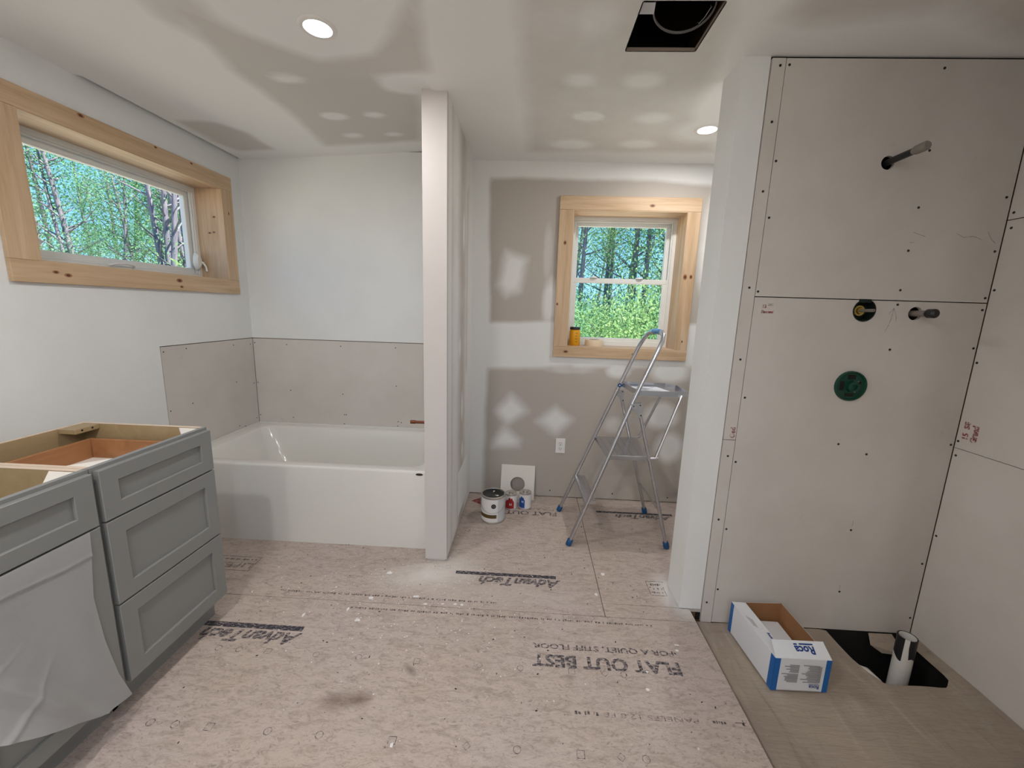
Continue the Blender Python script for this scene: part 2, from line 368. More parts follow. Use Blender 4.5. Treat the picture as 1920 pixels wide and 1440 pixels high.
def ceil_mask(x, y):
    m = np.ones_like(x)
    for P_, w, k in ((A, .10, .9), (A0, .1, .7), (B, .12, .62), (C, .07, .9), (R_, .14, .8)): m = np.minimum(m, 1-k*soft(sd_poly(x, y, P_), w))
    for (cx, cy, rx, ry, k) in [(-1.144,2.019,.1,.055,.7),(-1.13,2.433,.1,.07,1),(-.903,2.427,.08,.05,.9),(-1.15,2.72,.09,.06,.8),(-.896,2.73,.08,.05,.8),(.198,1.629,.1,.13,.5),(.175,2.012,.09,.07,.7),(.452,2.008,.11,.08,.7),(.258,2.35,.12,.07,1),(.589,2.357,.12,.08,.7),(.207,2.712,.16,.09,.8),(.605,2.70,.14,.08,.8),(.93,2.5,.22,.2,.9),(-.75,1.65,.2,.2,.8),(-.62,2.07,.14,.12,.9),(1.35,1.35,.25,.12,.6)]:
        m = np.maximum(m, k*ell(x, y, cx, cy, rx, ry, .5)+0*m) if k == 1 else np.maximum(m, m+(1-m)*k*ell(x, y, cx, cy, rx, ry, .55))
    return m
VH = (.328, .591, 1.546, 1.8035)
ceiling = grid('ceiling', rng(XL-.1, XR+.1, .03, VH[:2]), rng(YR-.1, YB+.1, .03, VH[2:]), lambda x, y: (x, y, ceil_z(x, y)), ceil_mask, VH, 'mud')
struct(ceiling)
boxes('cut_drywall_edge', [(VH[0]-.004, VH[0], VH[2], VH[3], H, H+S), (VH[1], VH[1]+.004, VH[2], VH[3], H, H+S), (VH[0], VH[1], VH[2]-.004, VH[2], H, H+S), (VH[0], VH[1], VH[3], VH[3]+.004, H, H+S)], 'core', ceiling)
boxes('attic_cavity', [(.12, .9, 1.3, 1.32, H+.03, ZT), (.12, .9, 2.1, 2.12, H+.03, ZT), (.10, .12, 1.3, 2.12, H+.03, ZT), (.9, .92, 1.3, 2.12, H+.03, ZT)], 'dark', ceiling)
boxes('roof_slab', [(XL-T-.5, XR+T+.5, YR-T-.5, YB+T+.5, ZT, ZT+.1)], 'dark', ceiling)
boxes('ceiling_joist', [(.20, .24, 1.32, 2.1, H+.05, H+.3), (.66, .70, 1.32, 2.1, H+.02, H+.3)], 'stud', ceiling)
# ---- generic wall map: (u along, v up, w outward)
def wall_map(kind):
    if kind == 'back': return lambda u, v, w: (u, YB2+w, v)
    if kind == 'left': return lambda u, v, w: (XL-w, u, v)
def mbox(bm, mp, u0, u1, v0, v1, w0, w1, bev=0):
    a = mp(u0, v0, w0); b = mp(u1, v1, w1); add_box(bm, a[0], b[0], a[1], b[1], a[2], b[2], bev)
def mpart(name, mp, lst, mat, parent, bev=0, sm=0):
    bm = bmesh.new()
    for b in lst: mbox(bm, mp, *b, bev)
    return bm_to(name, bm, mat, parent, None, sm)
# wall_left
W1 = (1.715, 2.848, 1.575, 2.195)   # rough opening u0,u1,v0,v1
mpL = wall_map('left')
bm = bmesh.new()
for b in ((YR-T, W1[0], -.1, ZT), (W1[1], YB+T, -.1, ZT), (W1[0], W1[1], -.1, W1[2]), (W1[0], W1[1], W1[3], ZT)): mbox(bm, mpL, *b, S, T)
wall_left = struct(bm_to('wall_left', bm, 'stud'))
LB = (2.254, YB, .5, 1.164)
mpart('drywall_sheet', mpL, [(YR, W1[0], 0, H+.06, 0, S), (W1[0], W1[1], W1[3], H+.06, 0, S), (W1[0], LB[0]-.002, 0, W1[2], 0, S), (LB[0]-.002, W1[1], LB[3]+.005, W1[2], 0, S), (W1[1], YB, LB[3]+.005, H+.06, 0, S)], 'paint', wall_left)
cb = mpart('backer_board', mpL, [(LB[0]+.002, LB[1]-.003, .498, LB[3], -.001, S)], 'board', wall_left)
mpB = wall_map('back')
def screws(pts, fn, parent, axis, r=.0042):
    me = None
    for p in pts:
        c = Vector(fn(*p))
        if me is None:
            bm = bmesh.new(); add_lathe(bm, [(0, .0006), (r*.35, .0007), (r, .0004), (r*1.02, -.001)], (0, 0, 0), 10, axis); me = bpy.data.meshes.new('screw'); bm.to_mesh(me); bm.free(); me.materials.append(M['screw'])
        o = bpy.data.objects.new('screw', me); COL.objects.link(o); o.parent = parent; o.location = c
screws([(2.272,1.135),(2.432,1.141),(2.839,1.128),(3.016,1.121),(2.835,.858),(2.435,.791),(2.272,.78),(3.021,.818),(2.827,.529),(2.887,.509),(3.019,.539)], lambda u, v: (XL+.001, u, v), cb, (1, 0, 0))
# wall_back : tub part, partition-hidden step, toilet part
W2 = (.258, 1.055, 1.176, 2.140)
wall_back = struct(boxes('wall_back', [(XL-T, XP0+.05, YB+S, YB+T, -.1, ZT), (XP0+.05, W2[0], YB2+S, YB2+T, -.1, ZT), (W2[1], XR+T, YB2+S, YB2+T, -.1, ZT), (W2[0], W2[1], YB2+S, YB2+T, -.1, W2[2]), (W2[0], W2[1], YB2+S, YB2+T, W2[3], ZT)], 'stud'))
boxes('drywall_sheet', [(XL, XP0+.05, YB, YB+S, 1.169, H+.06)], 'paint', wall_back)
cb = boxes('backer_board', [(XL+.003, XP0+.02, YB-.001, YB+S, .498, 1.164)], 'board', wall_back)
screws([(-2.120,1.13),(-1.868,1.124),(-1.445,1.125),(-1.02,1.127),(-2.12,.819),(-1.861,.766),(-1.445,.751),(-1.021,.831),(-2.12,.557),(-1.854,.547),(-1.439,.586),(-1.425,.587),(-1.011,.547),(-.987,.541),(-1.443,.512),(-1.015,.512)], lambda u, v: (u, YB-.001, v), cb, (0, -1, 0))
D = [(-.322,2.331),(.8,2.33),(1.25,2.30),(1.3,1.373),(1.10,1.375),(1.1,1.373),(.153,1.365),(-.05,1.352),(-.302,1.341)]
E_ = [(-.312,1.005),(.1,1.02),(.30,1.042),(.347,1.022),(.6,1.05),(1.313,1.065),(1.4,.058),(1.3,-.2),(-.34,-.2),(-.33,.023)]
def toilet_mask(x, z):
    m = np.ones_like(x)
    for P_, w, k in ((D, .05, 1.0), (E_, .07, 1.0)): m = np.minimum(m, 1-k*soft(sd_poly(x, z, P_), w))
    P2 = [[(-.199,1.85),(-.038,1.803),(-.087,1.576),(-.183,1.537),(-.254,1.613)], [(.064,.608),(.211,.74),(.353,.633),(.227,.51)], [(-.262,.679),(-.13,.816),(.014,.681),(-.156,.568)], [(-.255,.445),(-.175,.566),(-.037,.46),(-.047,.39),(-.264,.381)]]
    for P_ in P2: m = np.maximum(m, .85*soft(sd_poly(x, z, P_)-.0, .11))
    m = np.maximum(m, .95*soft(sd_poly(x, z, [(-.18,1.76),(-.075,1.76),(-.12,1.62),(-.2,1.62)]), .03))
    for (cx, cz, rx, rz, k) in [(1.003,.70,.17,.15,.9),(1.08,.44,.15,.17,.9),(.66,1.02,.13,.08,.8),(1.03,1.02,.2,.12,.9),(.66,.6,.13,.1,.5),(.13,1.5,.08,.25,.7),(.1,1.85,.05,.3,.4),(1.22,1.9,.1,.5,.7),(.3,1.02,.3,.06,.5)]: m = np.maximum(m, k*ell(x, z, cx, cz, rx, rz, .6))
    return m
dw = grid('drywall_sheet', rng(XP0+.05, XR, .022, W2[:2]), rng(.006, H+.06, .022, W2[2:]), lambda x, z: (x, YB2, z), toilet_mask, W2, 'mudwall', wall_back)
screws([(.199,.053),(.685,.051),(1.11,.04)], lambda u, v: (u, YB2-.001, v), dw, (0, -1, 0), .005)
# partition
wall_partition = struct(boxes('wall_partition', [(XP0+.002, XP1-.003, YP+.002, YB+.02, .012, ZT), (XP0+.01, XP1-.012, YP+.01, YB, -.02, .02)], 'paintwarm'))
def part_mask(y, z):
    m = .55+.25*np.sin(y*14)*np.ones_like(z); m = np.where(y > 2.86, 1, m); m = np.maximum(m, soft(np.abs(y-2.16)-.08, .06))
    for (cy, cz, ry, rz) in [(2.34,.72,.07,.2),(2.6,.8,.05,.16),(2.4,1.5,.05,.25),(2.62,1.9,.05,.2),(2.5,1.2,.05,.12),(2.62,.5,.05,.1),(2.38,2.0,.05,.2)]: m = np.maximum(m, ell(y, z, cy, cz, ry, rz, .8))
    m = np.minimum(m, 1-.6*soft(sd_poly(y, z, [(2.72,1.0),(2.8,1.0),(2.8,2.2),(2.72,2.2)]), .08)); return m
grid('drywall_sheet', rng(YP, YB2, .022), rng(.014, H+.02, .022), lambda y, z: (XP1, y, z), part_mask, None, 'mudwall', wall_partition)
box('corner_bead', XP1-.012, XP1+.0006, YP-.0006, YP+.03, .012, H+.02, 'paintwarm', wall_partition, .001)
box('drywall_patch', XP1, XP1+.003, 2.47, 2.83, .085, .385, 'paint', wall_partition, .001)
# wing wall with the shower plumbing
HOLES = [(1.401, 2.062, .026), (1.413, 1.481, .046), (1.623, 1.474, .028), (1.409, 1.155, .066)]
wall_shower = struct(boxes('wall_shower', [(XW+S, XW+.05, YW+S+.006, YW1-.002, ZM, ZT), (XW+.05, XR, YW+.11, YW1-.002, ZM, ZT), (XW+.05, XR, YW+.03, YW+.11, ZM, .1), (XW+.05, XR, YW+.03, YW+.11, 2.3, ZT), (.93, .97, YW+.03, YW+.11, ZM, ZT), (1.53, 1.555, YW+.03, YW+.11, ZM, ZT)], 'stud'))
boxes('drywall_sheet', [(XW, XW+S, YW+.005+S, YW1-S, .006, H+.02), (XW, .8955, YW+.005, YW+.005+S, .006, H+.02), (XW, XR, YW1-S, YW1, .006, H+.02)], 'paint', wall_shower)
ZS1, ZS2 = 1.5275, 1.5235
def holed_board(name, x0, x1, z0, z1, holes, parent, y0=YW-.0, th=S, notch=None):
    bm = bmesh.new(); loops = [[(x0, z0), (x1, z0), (x1, z1), (x0, z1)]]
    for (cx, cz, r) in holes: loops.append([(cx+r*math.cos(2*PI*k/28), cz+r*math.sin(2*PI*k/28)) for k in range(28)])
    eds = []
    for L in loops:
        vs = [bm.verts.new((x, y0, z)) for x, z in L]; eds += [bm.edges.new((vs[i], vs[(i+1) % len(vs)])) for i in range(len(vs))]
    bmesh.ops.triangle_fill(bm, edges=eds, use_beauty=True, use_dissolve=False, normal=(0, -1, 0))
    for (cx, cz, r) in holes:
        for f in [f for f in bm.faces if math.hypot(f.calc_center_median().x-cx, f.calc_center_median().z-cz) < r*.97 and all(math.hypot(v.co.x-cx, v.co.z-cz) < r*1.01 for v in f.verts)]: bm.faces.remove(f)
    r = bmesh.ops.extrude_face_region(bm, geom=bm.faces[:]); bmesh.ops.translate(bm, vec=(0, th, 0), verts=[g for g in r['geom'] if isinstance(g, bmesh.types.BMVert)])
    return bm_to(name, bm, 'board', parent)
ub = holed_board('backer_board', .9535, XR-.003, ZS1, 2.431, HOLES[:1], wall_shower)
lb = holed_board('backer_board', .9535, XR-.003, ZM+.002, ZS2, HOLES[1:], wall_shower)
s1 = box('backer_strip', .8995, .9505, YW-.001, YW+S, .887, 2.431, 'board', wall_shower)
s2 = box('backer_strip', .8995, .9505, YW-.001, YW+S, ZM, .884, 'board', wall_shower)
box('gap_shadow_strip', .88, .97, YW+S+.001, YW+.03, ZM, 2.44, 'dark', wall_shower); box('gap_shadow_top_strip', .90, XR, YW+S-.004, YW+.03, 2.425, 2.46, 'dark', wall_shower)  # near-black strips stand in for the shade in the board gaps
fy = lambda u, v: (u, YW-.0008, v)
screws([(.966,2.408),(1.547,2.4),(.964,2.062),(.967,1.845),(.963,1.547),(1.552,1.896),(1.882,1.941),(1.885,1.733),(1.545,1.728),(1.544,1.569),(1.89,1.546),(1.551,2.109)], fy, ub, (0, -1, 0), .005)
screws([(1.545,1.509),(1.89,1.497),(.968,1.084),(.966,.781),(.965,.445),(.963,.124),(1.549,1.319),(1.537,.845),(1.407,.887),(1.534,.472),(1.536,.149),(1.89,1.336),(1.89,.906),(1.886,.319),(1.888,.03)], fy, lb, (0, -1, 0), .005)
fs = lambda u, v: (u, YW-.0018, v)
screws([(.931,2.405),(.927,2.205),(.928,1.946),(.924,1.562),(.926,1.254)], fs, s1, (0, -1, 0), .005)
screws([(.927,.808),(.923,.492),(.918,.05)], fs, s2, (0, -1, 0), .005)
# right wall
wall_right = struct(boxes('wall_right', [(XR+S+.001, XR+T, YR-T, YB+T, -.5, ZT)], 'stud'))
boxes('drywall_sheet', [(XR, XR+S, YW1, YB2, .006, H+.02), (XR, XR+S, YR, .30, .006, H+.02)], 'paint', wall_right)
b1 = box('backer_board', XR, XR+S, .305, YW-.002, 1.8555, 2.431, 'board', wall_right)
b2 = box('backer_board', XR, XR+S, .305, YW-.002, .897, 1.8515, 'board', wall_right)
b3 = box('backer_board', XR, XR+S, .305, YW-.002, ZM+.002, .8945, 'board', wall_right)
fr = lambda u, v: (XR-.0008, u, v)
screws([(1.808,1.88)], fr, b1, (-1, 0, 0), .005); screws([(1.804,1.821),(1.812,1.578),(1.813,1.276),(1.814,.928)], fr, b2, (-1, 0, 0), .005); screws([(1.81,.863),(1.812,.472)], fr, b3, (-1, 0, 0), .005)
wall_front = struct(boxes('wall_front', [(XL-T, .35, YR-T, YR, -.1, ZT), (1.70, XR+T, YR-T, YR, -.1, ZT), (.35, 1.70, YR-T, YR, 2.2, ZT), (.35, 1.70, YR-T, YR, -.1, .6)], 'paint'))  # rear opening is added to let in fill daylight
boxes('fill_window_casing', [(.27, .35, YR, YR+.02, .52, 2.28), (1.70, 1.78, YR, YR+.02, .52, 2.28), (.35, 1.70, YR, YR+.02, 2.2, 2.28), (.35, 1.70, YR, YR+.02, .52, .6), (1.0, 1.05, YR-.1, YR-.04, .6, 2.2)], 'pinex', wall_front)  # trim of the added rear window, unseen
struct(boxes('wall_shade_added', [(.93, XR, .18, .297, ZM, ZT)], 'paint'))  # unseen stub wall, added to keep rear light off the shower
# ---- floor : panels on a deck
floor = struct(boxes('floor', [(XL-T, XM-.02, YR-T, YB+T, -.3, -.022), (XM-.02, XR+T, YW+.02, YB+T, -.3, -.022), (XM-.02, XR+T, YR-T, .28, -.3, -.022)], 'stud'))
YF, XV = 1.747, .412
def panel(x0, x1, y0, y1): return box('subfloor_panel', x0+.0014, x1-.0014, y0+.0014, y1-.0014, -.019, 0, 'osb', floor, .0012)
pn = panel(XL, XM, YF-1.22, YF); pl = panel(XL, XV, YF, YB+.01); pr = panel(XV, XR, YW+.012, YB2+.01)
prs = panel(XV, XM-.0, YF, YW+.0125)
pf = panel(XL, XM, YR, YF-1.22); panel(XM, XR, YR, .30)
# nailing symbols, printed on the panels
XS = [-1.263,-1.175,-1.05,-.839,-.667,-.413,-.162,.01,.225,.349,.434]
KS = 'OOSOOSDOSDO'
def ring(bm, x, y, k, r=.0135, z=.0004, w=.0022):
    if k == 'O': pts = [(math.cos(2*PI*i/16), math.sin(2*PI*i/16)) for i in range(16)]
    elif k == 'S': pts = [(1, 1), (-1, 1), (-1, -1), (1, -1)]
    else: pts = [(1.1, 0), (0, 1.1), (-1.1, 0), (0, -1.1)]
    k2 = (r-w)/r; a = [bm.verts.new((x+r*p[0], y+r*p[1], z)) for p in pts]; b = [bm.verts.new((x+r*k2*p[0], y+r*k2*p[1], z)) for p in pts]; n = len(pts)
    for i in range(n): bm.faces.new((a[i], a[(i+1) % n], b[(i+1) % n], b[i]))
for (yy, panel_, mat_) in ((1.43, pn, 'fink'), (1.115, pn, 'fink'), (.80, pn, 'fink2'), (1.731, pn, 'fink2'), (1.771, pl, 'fink2'), (2.058, pl, 'fink2'), (2.37, pl, 'fink2')):
    for x, k in zip(XS, KS):
        if yy == 2.37 and not -.42 < x < .4: continue
        if panel_ is pl and x > .4: continue
        bm = bmesh.new(); ring(bm, x+random.Random(x*7+yy).uniform(-.006, .006), yy, k); bm_to('nailing_mark', bm, mat_, panel_)
    # tiny cross tick lines printed between the marks
FX, FY = (-1, 0, 0), (0, -1, 0)
def ftext(s, x_right, y_base, size, width, mat, parent, bold=0., shear=0., name='printed_lettering', z=.0004):
    return text(name, s, size, basis((x_right, y_base, z), FX, FY), mat, parent, bold, 0, 1, shear, None, width)
ftext('FLAT OUT BEST', .672, 1.503, .082, .612, 'fink', pn, .003)
ftext('FOR A QUIET, STIFF FLOOR', .668, 1.562, .036, .606, 'fink', pn, .0009)
ftext('AdvanTech', .215, 1.992, .088, .445, 'fink', pl, .003, .35)
boxes('printed_bar', [(-.362, .190, 2.004, 2.030, .0003, .0005)], 'fink', pl)
ftext('AdvanTech', -.955, 1.530, .088, .445, 'fink', pn, .003, .35)
boxes('printed_bar', [(-1.53, -.968, 1.543, 1.571, .0003, .0005)], 'fink', pn)
ftext('AdvanTech', 1.06, 2.775, .075, .40, 'fink', pr, .003, .35)
boxes('printed_bar', [(.53, 1.08, 2.787, 2.812, .0003, .0005)], 'fink', pr)
ftext('FLAT OUT BEST', .236, 2.752, .075, .56, 'fink', pl, .002)
ftext('FOR A QUIET, STIFF FLOOR', .22, 2.80, .034, .55, 'fink2', pl, .0008)
prism('printed_triangle', [(-.40, 2.875, .0004), (-.318, 2.945, .0004), (-.318, 2.815, .0004)], (0, 0, .0003), 'rink', pl)
def faint_row(x_right, y, width, h, seed, parent):
    """a line of print too small and worn to read: a row of little strokes"""
    q = random.Random(seed); L_ = []; x = x_right
    while x > x_right-width:
        w_ = q.choice([.004, .006, .009]); L_.append((x-w_, x, y-h*q.uniform(.2, .5), y+h*q.uniform(.2, .5), .0003, .0005)); x -= w_+q.choice([.003, .004, .004, .014])
    boxes('worn_print_line', L_, 'fink2', parent)
ftext('LIFE', -1.49, 1.99, .06, .15, 'fink2', pl, .001)
boxes('printed_frame', [(-1.75, -1.483, 2.045, 2.048, .0003, .0005), (-1.75, -1.483, 1.925, 1.928, .0003, .0005), (-1.486, -1.483, 1.925, 2.048, .0003, .0005)], 'fink2', pl)
faint_row(-1.495, 2.022, .22, .014, 1, pl)
boxes('printed_frame', [(.680, .775, 2.030, 2.033, .0003, .0005), (.678, .76, 1.918, 1.921, .0003, .0005), (.678, .681, 1.92, 2.03, .0003, .0005), (.759, .762, 1.92, 1.99, .0003, .0005)], 'fink2', pr)
faint_row(.750, 2.005, .055, .02, 2, pr); faint_row(.752, 1.972, .06, .02, 3, pr); faint_row(.748, 1.942, .055, .014, 4, pr)
ftext('PANELES 12.8 FE', .66, 1.266, .026, .34, 'fink2', pn); faint_row(.756, 1.258, .06, .016, 5, pn); faint_row(.30, 1.258, .09, .016, 6, pn)
faint_row(.62, 1.706, 1.45, .014, 7, pn)
faint_row(-.12, 1.795, 1.1, .014, 8, pl)
boxes('printed_arrow', [(.79, .826, 1.260, 1.2625, .0003, .0005), (.818, .8205, 1.250, 1.272, .0003, .0005)], 'fink', pn)
# paint drips, debris
for (x, y, rx, ry) in [(-.721,1.979,.018,.012),(-.746,1.778,.012,.011),(-.526,1.806,.017,.01),(-.32,1.771,.0075,.007),(-.287,1.768,.008,.008),(-.467,1.759,.01,.006),(-.382,1.766,.009,.005),(-.752,1.629,.014,.009),(-1.015,1.64,.006,.014),(-.826,1.697,.006,.014),(-.269,1.663,.004,.004),(-.954,1.841,.006,.005),(-1.341,1.974,.005,.004),(.455,2.072,.012,.014),(.529,1.451,.006,.006),(.509,1.37,.009,.007),(.392,1.901,.008,.012),(-.41,1.10,.006,.009),(.7,1.6,.012,.005),(.69,1.57,.008,.006)]:
    rd = random.Random(x*91+y); n = 14
    bm = bmesh.new(); c = bm.verts.new((x, y, .0016)); P_ = []
    for k in range(n):
        a = 2*PI*k/n; q = rd.uniform(.7, 1.15); P_.append(bm.verts.new((x+rx*q*math.cos(a), y+ry*q*math.sin(a), .0002)))
    for k in range(n): bm.faces.new((c, P_[k], P_[(k+1) % n]))
    bm_to('compound_drip', bm, 'canwhite', pn if y < YF else pl)
bm = bmesh.new(); rd = random.Random(4)
for i in range(190):
    x = rd.uniform(-1.3, .82); y = rd.uniform(1.02, 2.95)
    if x > .80 and y > 1.7: continue
    a = rd.uniform(0, PI); l = rd.choice([.0015, .002, .003, .004]); w = l*.5
    mt = Matrix.Translation((x, y, .0004)) @ Matrix.Rotation(a, 4, 'Z'); add_box(bm, -l, l, -w, w, 0, .0012, mtx=mt)
o = bm_to('debris_specks', bm, 'screw', floor); o['kind'] = 'stuff'
bm = bmesh.new()
for i in range(500):
    x = rd.gauss(-.45, .35); y = rd.gauss(1.85, .25)
    if not (-1.3 < x < .8 and 1.0 < y < 2.9): x = rd.uniform(-1.2, .8); y = rd.uniform(1.1, 2.8)
    a = rd.uniform(0, PI); l = rd.choice([.0012, .002, .003]); w = l*.7
    mt = Matrix.Translation((x, y, .0004)) @ Matrix.Rotation(a, 4, 'Z'); add_box(bm, -l, l, -w, w, 0, .001, mtx=mt)
o = bm_to('plaster_crumbs', bm, 'canwhite', floor); o['kind'] = 'stuff'
# ---- shower pan recess with membrane and drain hole
HP = [(1.502, 1.822), (1.835, 1.822), (1.845, 1.575), (1.80, 1.535), (1.545, 1.53), (1.518, 1.575), (1.503, 1.647)]
boxes('recess_deck', [(XM-.015, 1.47, .29, YW+.012, -.3, ZM-.014), (1.47, XR+.005, .29, 1.50, -.3, ZM-.014), (XM-.015, XM-.002, .29, YW, ZM-.014, -.02)], 'stud', floor)
def membrane():
    bm = bmesh.new(); x0, x1, y0, y1 = XM-.001, XR-.002, .31, YW-.003; rdn = random.Random(3)
    L = [(x0, y0), (x1, y0), (x1, y1), (x0, y1)]
    hp = [(min(a, x1-.03), min(b, y1-.006)) for a, b in HP]
    NX, NY = 60, 80; vs = {}
    for i in range(NX+1):
        for j in range(NY+1):
            x = x0+(x1-x0)*i/NX; y = y0+(y1-y0)*j/NY
            z = ZM-.0015+.0035*math.sin(9*x+3*y)*math.sin(5*y-2*x)+.002*math.sin(31*x-17*y)
            if x > 1.78: z += (x-1.78)*.09
            vs[i, j] = [x, y, z]
    px = np.array([[vs[i, j][0] for j in range(NY+1)] for i in range(NX+1)]); py = np.array([[vs[i, j][1] for j in range(NY+1)] for i in range(NX+1)])
    d = sd_poly(px, py, hp)
    # snap vertices near the cut onto it
    P_ = np.array(hp)
    for i in range(NX+1):
        for j in range(NY+1):
            if abs(d[i, j]) < .0125:
                q = np.array(vs[i, j][:2]); best = None
                for k in range(len(P_)):
                    a, b = P_[k], P_[(k+1) % len(P_)]; e = b-a; tt = max(0, min(1, (q-a)@e/(e@e))); c = a+tt*e; dd = np.hypot(*(q-c))
                    if best is None or dd < best[0]: best = (dd, c)
                vs[i, j][0], vs[i, j][1] = best[1]
    V = {k: bm.verts.new(v) for k, v in vs.items()}
    for i in range(NX):
        for j in range(NY):
            q = [V[i, j], V[i+1, j], V[i+1, j+1], V[i, j+1]]; c = sum((v.co for v in q), Vector())/4
            if sd_poly(np.array([c.x]), np.array([c.y]), hp)[0] < -.002: continue
            bm.faces.new(q)
    bmesh.ops.remove_doubles(bm, verts=bm.verts, dist=.0002)
    return bm_to('membrane_sheet', bm, 'membrane', None, None, 60)
mb = membrane(); tag(mb, 'dusty tan-grey sheet membrane covering the sunken shower floor, cut open around the drain', 'membrane')
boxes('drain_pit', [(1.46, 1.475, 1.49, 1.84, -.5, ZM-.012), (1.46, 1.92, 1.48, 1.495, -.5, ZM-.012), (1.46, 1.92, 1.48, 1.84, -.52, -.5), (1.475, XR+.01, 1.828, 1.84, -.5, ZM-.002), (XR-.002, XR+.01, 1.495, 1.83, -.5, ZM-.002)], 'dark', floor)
prism('membrane_flap', [(1.70, 1.815, ZM+.001), (1.81, 1.815, ZM+.002), (1.76, 1.68, ZM+.004), (1.70, 1.73, ZM-.03), (1.665, 1.755, ZM-.012)], (0, 0, .0015), 'membrane', mb)
dp = empty('drain_pipe', (1.70, 1.635, -.45), 'white plastic drain pipe with black-smeared top standing in the shower floor hole', 'pipe')
c = (1.70, 1.635, -.45)
lathe('pipe_wall', [(.029, 0), (.034, 0), (.034, .535), (.029, .535)], c, 'pvc', dp, 32, close=True)
def tape_bm():
    bm = bmesh.new(); n = 40; top = []; bot = []; cx, cy = c[0], c[1]
    for k in range(n+1):
        a = 2*PI*k/n + math.radians(243); f = k/n
        zb = -.012 + .012*math.sin(3*a) + (.0)
        r = .0348; top.append(bm.verts.new((cx+r*math.cos(a), cy+r*math.sin(a), .0855))); bot.append(bm.verts.new((cx+r*math.cos(a), cy+r*math.sin(a), zb + (.06 if k in (0,) else 0) + (.05 if k == n else 0))))
    for k in range(n-3): bm.faces.new((bot[k], bot[k+1], top[k+1], top[k]))
    inner = [bm.verts.new((cx+.030*math.cos(2*PI*k/n+math.radians(243)), cy+.030*math.sin(2*PI*k/n+math.radians(243)), .0855)) for k in range(n+1)]
    for k in range(n-3): bm.faces.new((top[k], top[k+1], inner[k+1], inner[k]))
    return bm
bm_to('black_coating', tape_bm(), 'black', dp, None, 40)['label'] = 'black coating around the pipe top'
tp = empty('trap_pipe', (1.56, 1.59, -.2), 'cream plastic trap elbow lying in the hole left of the drain pipe', 'pipe')
tube('elbow', [(1.535, 1.66, -.13), (1.54, 1.62, -.105), (1.555, 1.585, -.115), (1.585, 1.565, -.16), (1.60, 1.56, -.22), (1.60, 1.56, -.3)], .03, 'pvc', tp, 20)
lathe('hub', [(.03, 0), (.038, 0), (.038, .04), (.03, .04)], (1.60, 1.56, -.30), 'pvc', tp, 24, close=True)
# ---- windows
def window(name, mp, inner, outer, depth, cas_t, pine_h, kind):
    u0, u1, v0, v1 = inner; a0, a1, b0, b1 = outer
    w = struct(bpy.data.objects.new(name, None)); COL.objects.link(w); ORG[w.name] = Vector((0, 0, 0)); w['label'] = {'a': 'wide pine-trimmed awning window high on the left wall', 'd': 'pine-trimmed double-hung window in the back wall of the toilet nook'}[kind]
    pz = 'pinez'
    mpart('casing_board', mp, [(a0, a1, v1+.004, b1, -cas_t, -.0005)], pine_h, w, .0015)
    mpart('casing_board', mp, [(a0, a1, b0, v0-.004, -cas_t, -.0005)], pine_h, w, .0015)
    mpart('casing_board', mp, [(a0, u0-.004, v0-.0035, v1+.0035, -cas_t+.001, -.0005)], pz, w, .0015)
    mpart('casing_board', mp, [(u1+.004, a1, v0-.0035, v1+.0035, -cas_t+.001, -.0005)], pz, w, .0015)
    j = .013
    mpart('jamb_board', mp, [(u0-j, u1+j, v1, v1+j, -cas_t+.003, depth)], pine_h, w)
    mpart('jamb_board', mp, [(u0-j, u1+j, v0-j, v0, -cas_t+.003, depth)], pine_h, w)
    mpart('jamb_board', mp, [(u0-j, u0, v0, v1, -cas_t+.003, depth)], pz, w)
    mpart('jamb_board', mp, [(u1, u1+j, v0, v1, -cas_t+.003, depth)], pz, w)
    def rect(u0, u1, v0, v1, t, w0, w1): return [(u0, u1, v1-t, v1, w0, w1), (u0, u1, v0, v0+t, w0, w1), (u0, u0+t, v0+t, v1-t, w0, w1), (u1-t, u1, v0+t, v1-t, w0, w1)]
    mpart('window_frame', mp, rect(u0-.02, u1+.02, v0-.02, v1+.02, .045, depth, depth+.09), 'vinyl', w, .002)
    mpart('frame_stop', mp, rect(u0+.025, u1-.025, v0+.025, v1-.025, .010, depth+.006, depth+.02), 'vinyl', w, .002)
    if kind == 'a':
        s = mpart('sash', mp, rect(u0+.03, u1-.03, v0+.03, v1-.03, .034, depth+.025, depth+.06), 'vinyl', w, .003)
        mpart('glass_pane', mp, [(u0+.06, u1-.06, v0+.06, v1-.06, depth+.042, depth+.046)], 'glass', s)
    else:
        vm = 1.674
        s = mpart('upper_sash', mp, rect(u0+.026, u1-.026, vm-.015, v1-.024, .034, depth+.045, depth+.075), 'vinyl', w, .003)
        mpart('glass_pane', mp, [(u0+.05, u1-.05, vm, v1-.05, depth+.058, depth+.062)], 'glass', s)
        s = mpart('lower_sash', mp, rect(u0+.026, u1-.026, v0+.022, vm+.019, .036, depth+.010, depth+.04), 'vinyl', w, .003)
        mpart('glass_pane', mp, [(u0+.05, u1-.05, v0+.05, vm-.01, depth+.023, depth+.027)], 'glass', s)
        for uu in (.46, .80):
            bm = bmesh.new(); p = mp(uu, vm+.019, depth+.02); add_lathe(bm, [(0, .014), (.02, .012), (.028, .006), (.03, 0)], p, 20, (0, 0, 1)); bm_to('sash_lock', bm, 'vinyl', w, None, 40)
    return w
win1 = window('window_1', mpL, (1.728, 2.835, 1.588, 2.182), (1.613, 2.934, 1.492, 2.275), .172, .019, 'piney', 'a')
win2 = window('window_2', mpB, (.272, 1.041, 1.190, 2.127), (.170, 1.131, 1.110, 2.221), .172, .019, 'pinex', 'd')
